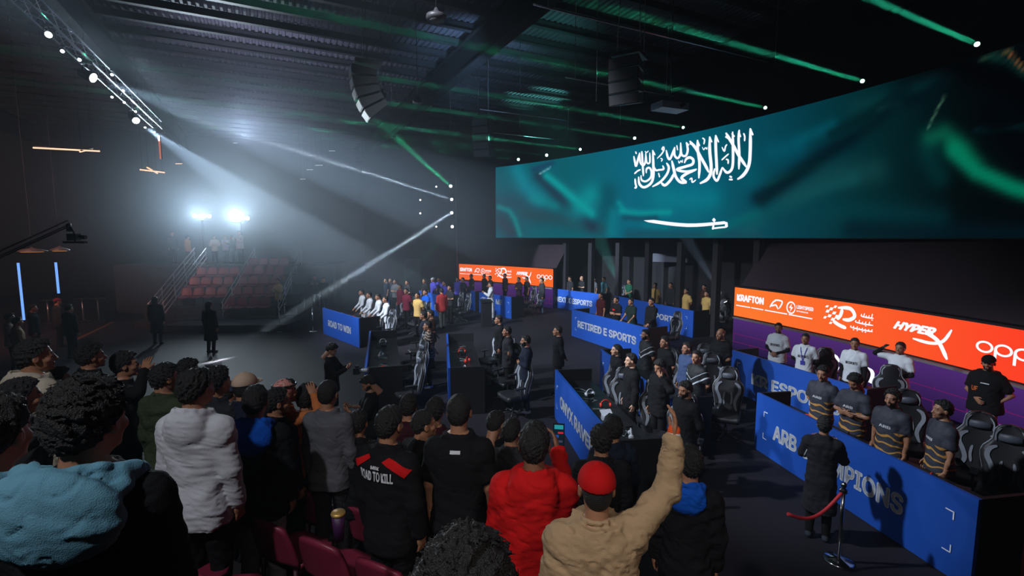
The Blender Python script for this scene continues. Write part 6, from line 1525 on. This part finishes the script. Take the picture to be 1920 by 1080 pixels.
# crew tables right of the far stand
m_tab = mat('crew_table', srgb(80, 84, 96), .6)
for k_, (u, v) in enumerate([(543, 590), (585, 572), (618, 562)]):
    p = atz(u, v, 0); t = thing('crew_table', 'folding crew table right of the far stand, %s' % ['left one', 'middle one', 'right one'][k_], 'table', (p.x, p.y + .9, .30), .3, 'crew tables')
    MB().box((0, 0, .74), (1.4, .6, .04)).build('table_top', m_tab, t)
    for sx in (-1, 1):
        for sy in (-1, 1): MB().tube([(sx * .62, sy * .24, 0), (sx * .62, sy * .24, .72)], .018, 6).build('leg', m_steel, t)
    t2 = thing('monitor', 'monitor standing on the %s crew table' % ['left', 'middle', 'right'][k_], 'monitor', (p.x, p.y + .9, 1.062), .3 + math.pi, 'monitors on the crew tables')
    MB().box((0, 0, .22), (.5, .03, .3)).build('screen', m_black, t2); MB().box((0, 0, .04), (.04, .04, .08)).build('neck', m_black, t2); MB().box((0, 0, .006), (.22, .16, .012)).build('foot', m_black, t2)
# jib crane at the left
p0 = atd(-30, 490, 10.5); p1 = atd(128, 418, 11.5); d_ = (p1 - p0)
t = thing('camera_crane', 'black camera crane reaching in from the left edge', 'camera crane', tuple(p0))
b = MB()
for o_ in ((0, 0, .06), (.05, 0, -.06), (-.05, 0, -.06)): b.tube([Vector(o_), d_ + Vector(o_)], .018, 6)
b.build('boom', m_steel, t)
b = MB(); e = d_; b.tube([e, e + Vector((.12, 0, -.25)), e + Vector((.12, 0, -.45))], .02, 6); b.box(e + Vector((.12, 0, -.45)), (.5, .1, .05)); b.build('remote_head', m_steel, t)
b = MB(); b.box(e + Vector((.10, 0, -.33)), (.22, .14, .16)); b.tube([e + Vector((.2, 0, -.33)), e + Vector((.38, 0, -.33))], .045, 12); b.tube([e + Vector((0, 0, -.2)), e + Vector((0, 0, -.02))], .05, 10); b.build('camera', m_cam, t)
c = MB(); c.tube([Vector((0, 0, -.1)), Vector((-1.0, 0, -.2)), Vector((-1.0, 0, -p0.z + .02))], .06, 8); c.build('pedestal', m_steel, t)
# high tables near the blue tubes
for k_, (u, v) in enumerate([(157, 602), (186, 602), (92, 606)]):
    p = atz(u, v, 0); t = thing('bar_table', 'round high bar table by the blue tubes, %s' % ['middle one', 'right one', 'left one'][k_], 'table', (p.x, p.y, 0), 0, 'bar tables by the blue tubes')
    MB().lathe([(.001, 1.05), (.3, 1.05), (.3, 1.08), (.001, 1.08)], (0, 0, 0), 20).build('table_top', m_steel, t); MB().lathe([(.03, .02), (.03, 1.05)], (0, 0, 0), 10).build('column', m_rail, t); MB().lathe([(.24, 0), (.24, .015), (.03, .03)], (0, 0, 0), 20).build('foot', m_steel, t)

# ================================================================== HAZE (smoke machine haze filling the hall)
hz = bpy.data.materials.new('haze'); hz.use_nodes = True
nt = hz.node_tree; N = nt.nodes; N.remove(N['Principled BSDF'])
vsn = N.new('ShaderNodeVolumeScatter'); vsn.inputs['Color'].default_value = (.72, .86, 1, 1); vsn.inputs['Density'].default_value = 0.011; vsn.inputs['Anisotropy'].default_value = 0.2
tc = N.new('ShaderNodeTexCoord'); vd = N.new('ShaderNodeVectorMath'); vd.operation = 'DISTANCE'; vd.inputs[1].default_value = (-9.6, 25, 8.0)
mr = N.new('ShaderNodeMapRange'); mr.interpolation_type = 'SMOOTHERSTEP'; mr.inputs[1].default_value = 13.0; mr.inputs[2].default_value = 2.0; mr.inputs[3].default_value = .0022; mr.inputs[4].default_value = .05
sc3 = N.new('ShaderNodeVectorMath'); sc3.operation = 'MULTIPLY'; sc3.inputs[1].default_value = (1, 1, 1.6); nt.links.new(tc.outputs['Object'], sc3.inputs[0]); nt.links.new(sc3.outputs[0], vd.inputs[0]); nt.links.new(vd.outputs['Value'], mr.inputs[0]); nt.links.new(mr.outputs[0], vsn.inputs['Density'])
nt.links.new(vsn.outputs[0], N['Material Output'].inputs['Volume'])
b = MB(); b.box(hall(4, 1, 5.95), (55.6, 45.6, 11.8), rotx(AX))
o = b.build('haze', hz); tag(o, 'thin stage haze filling the hall', 'haze', None, 'stuff')
print('OBJECTS', len(bpy.data.objects))

for o in bpy.data.objects:
    if 'label' in o and not 4 <= len(o['label'].split()) <= 16: print('LABEL', len(o['label'].split()), o['label'])
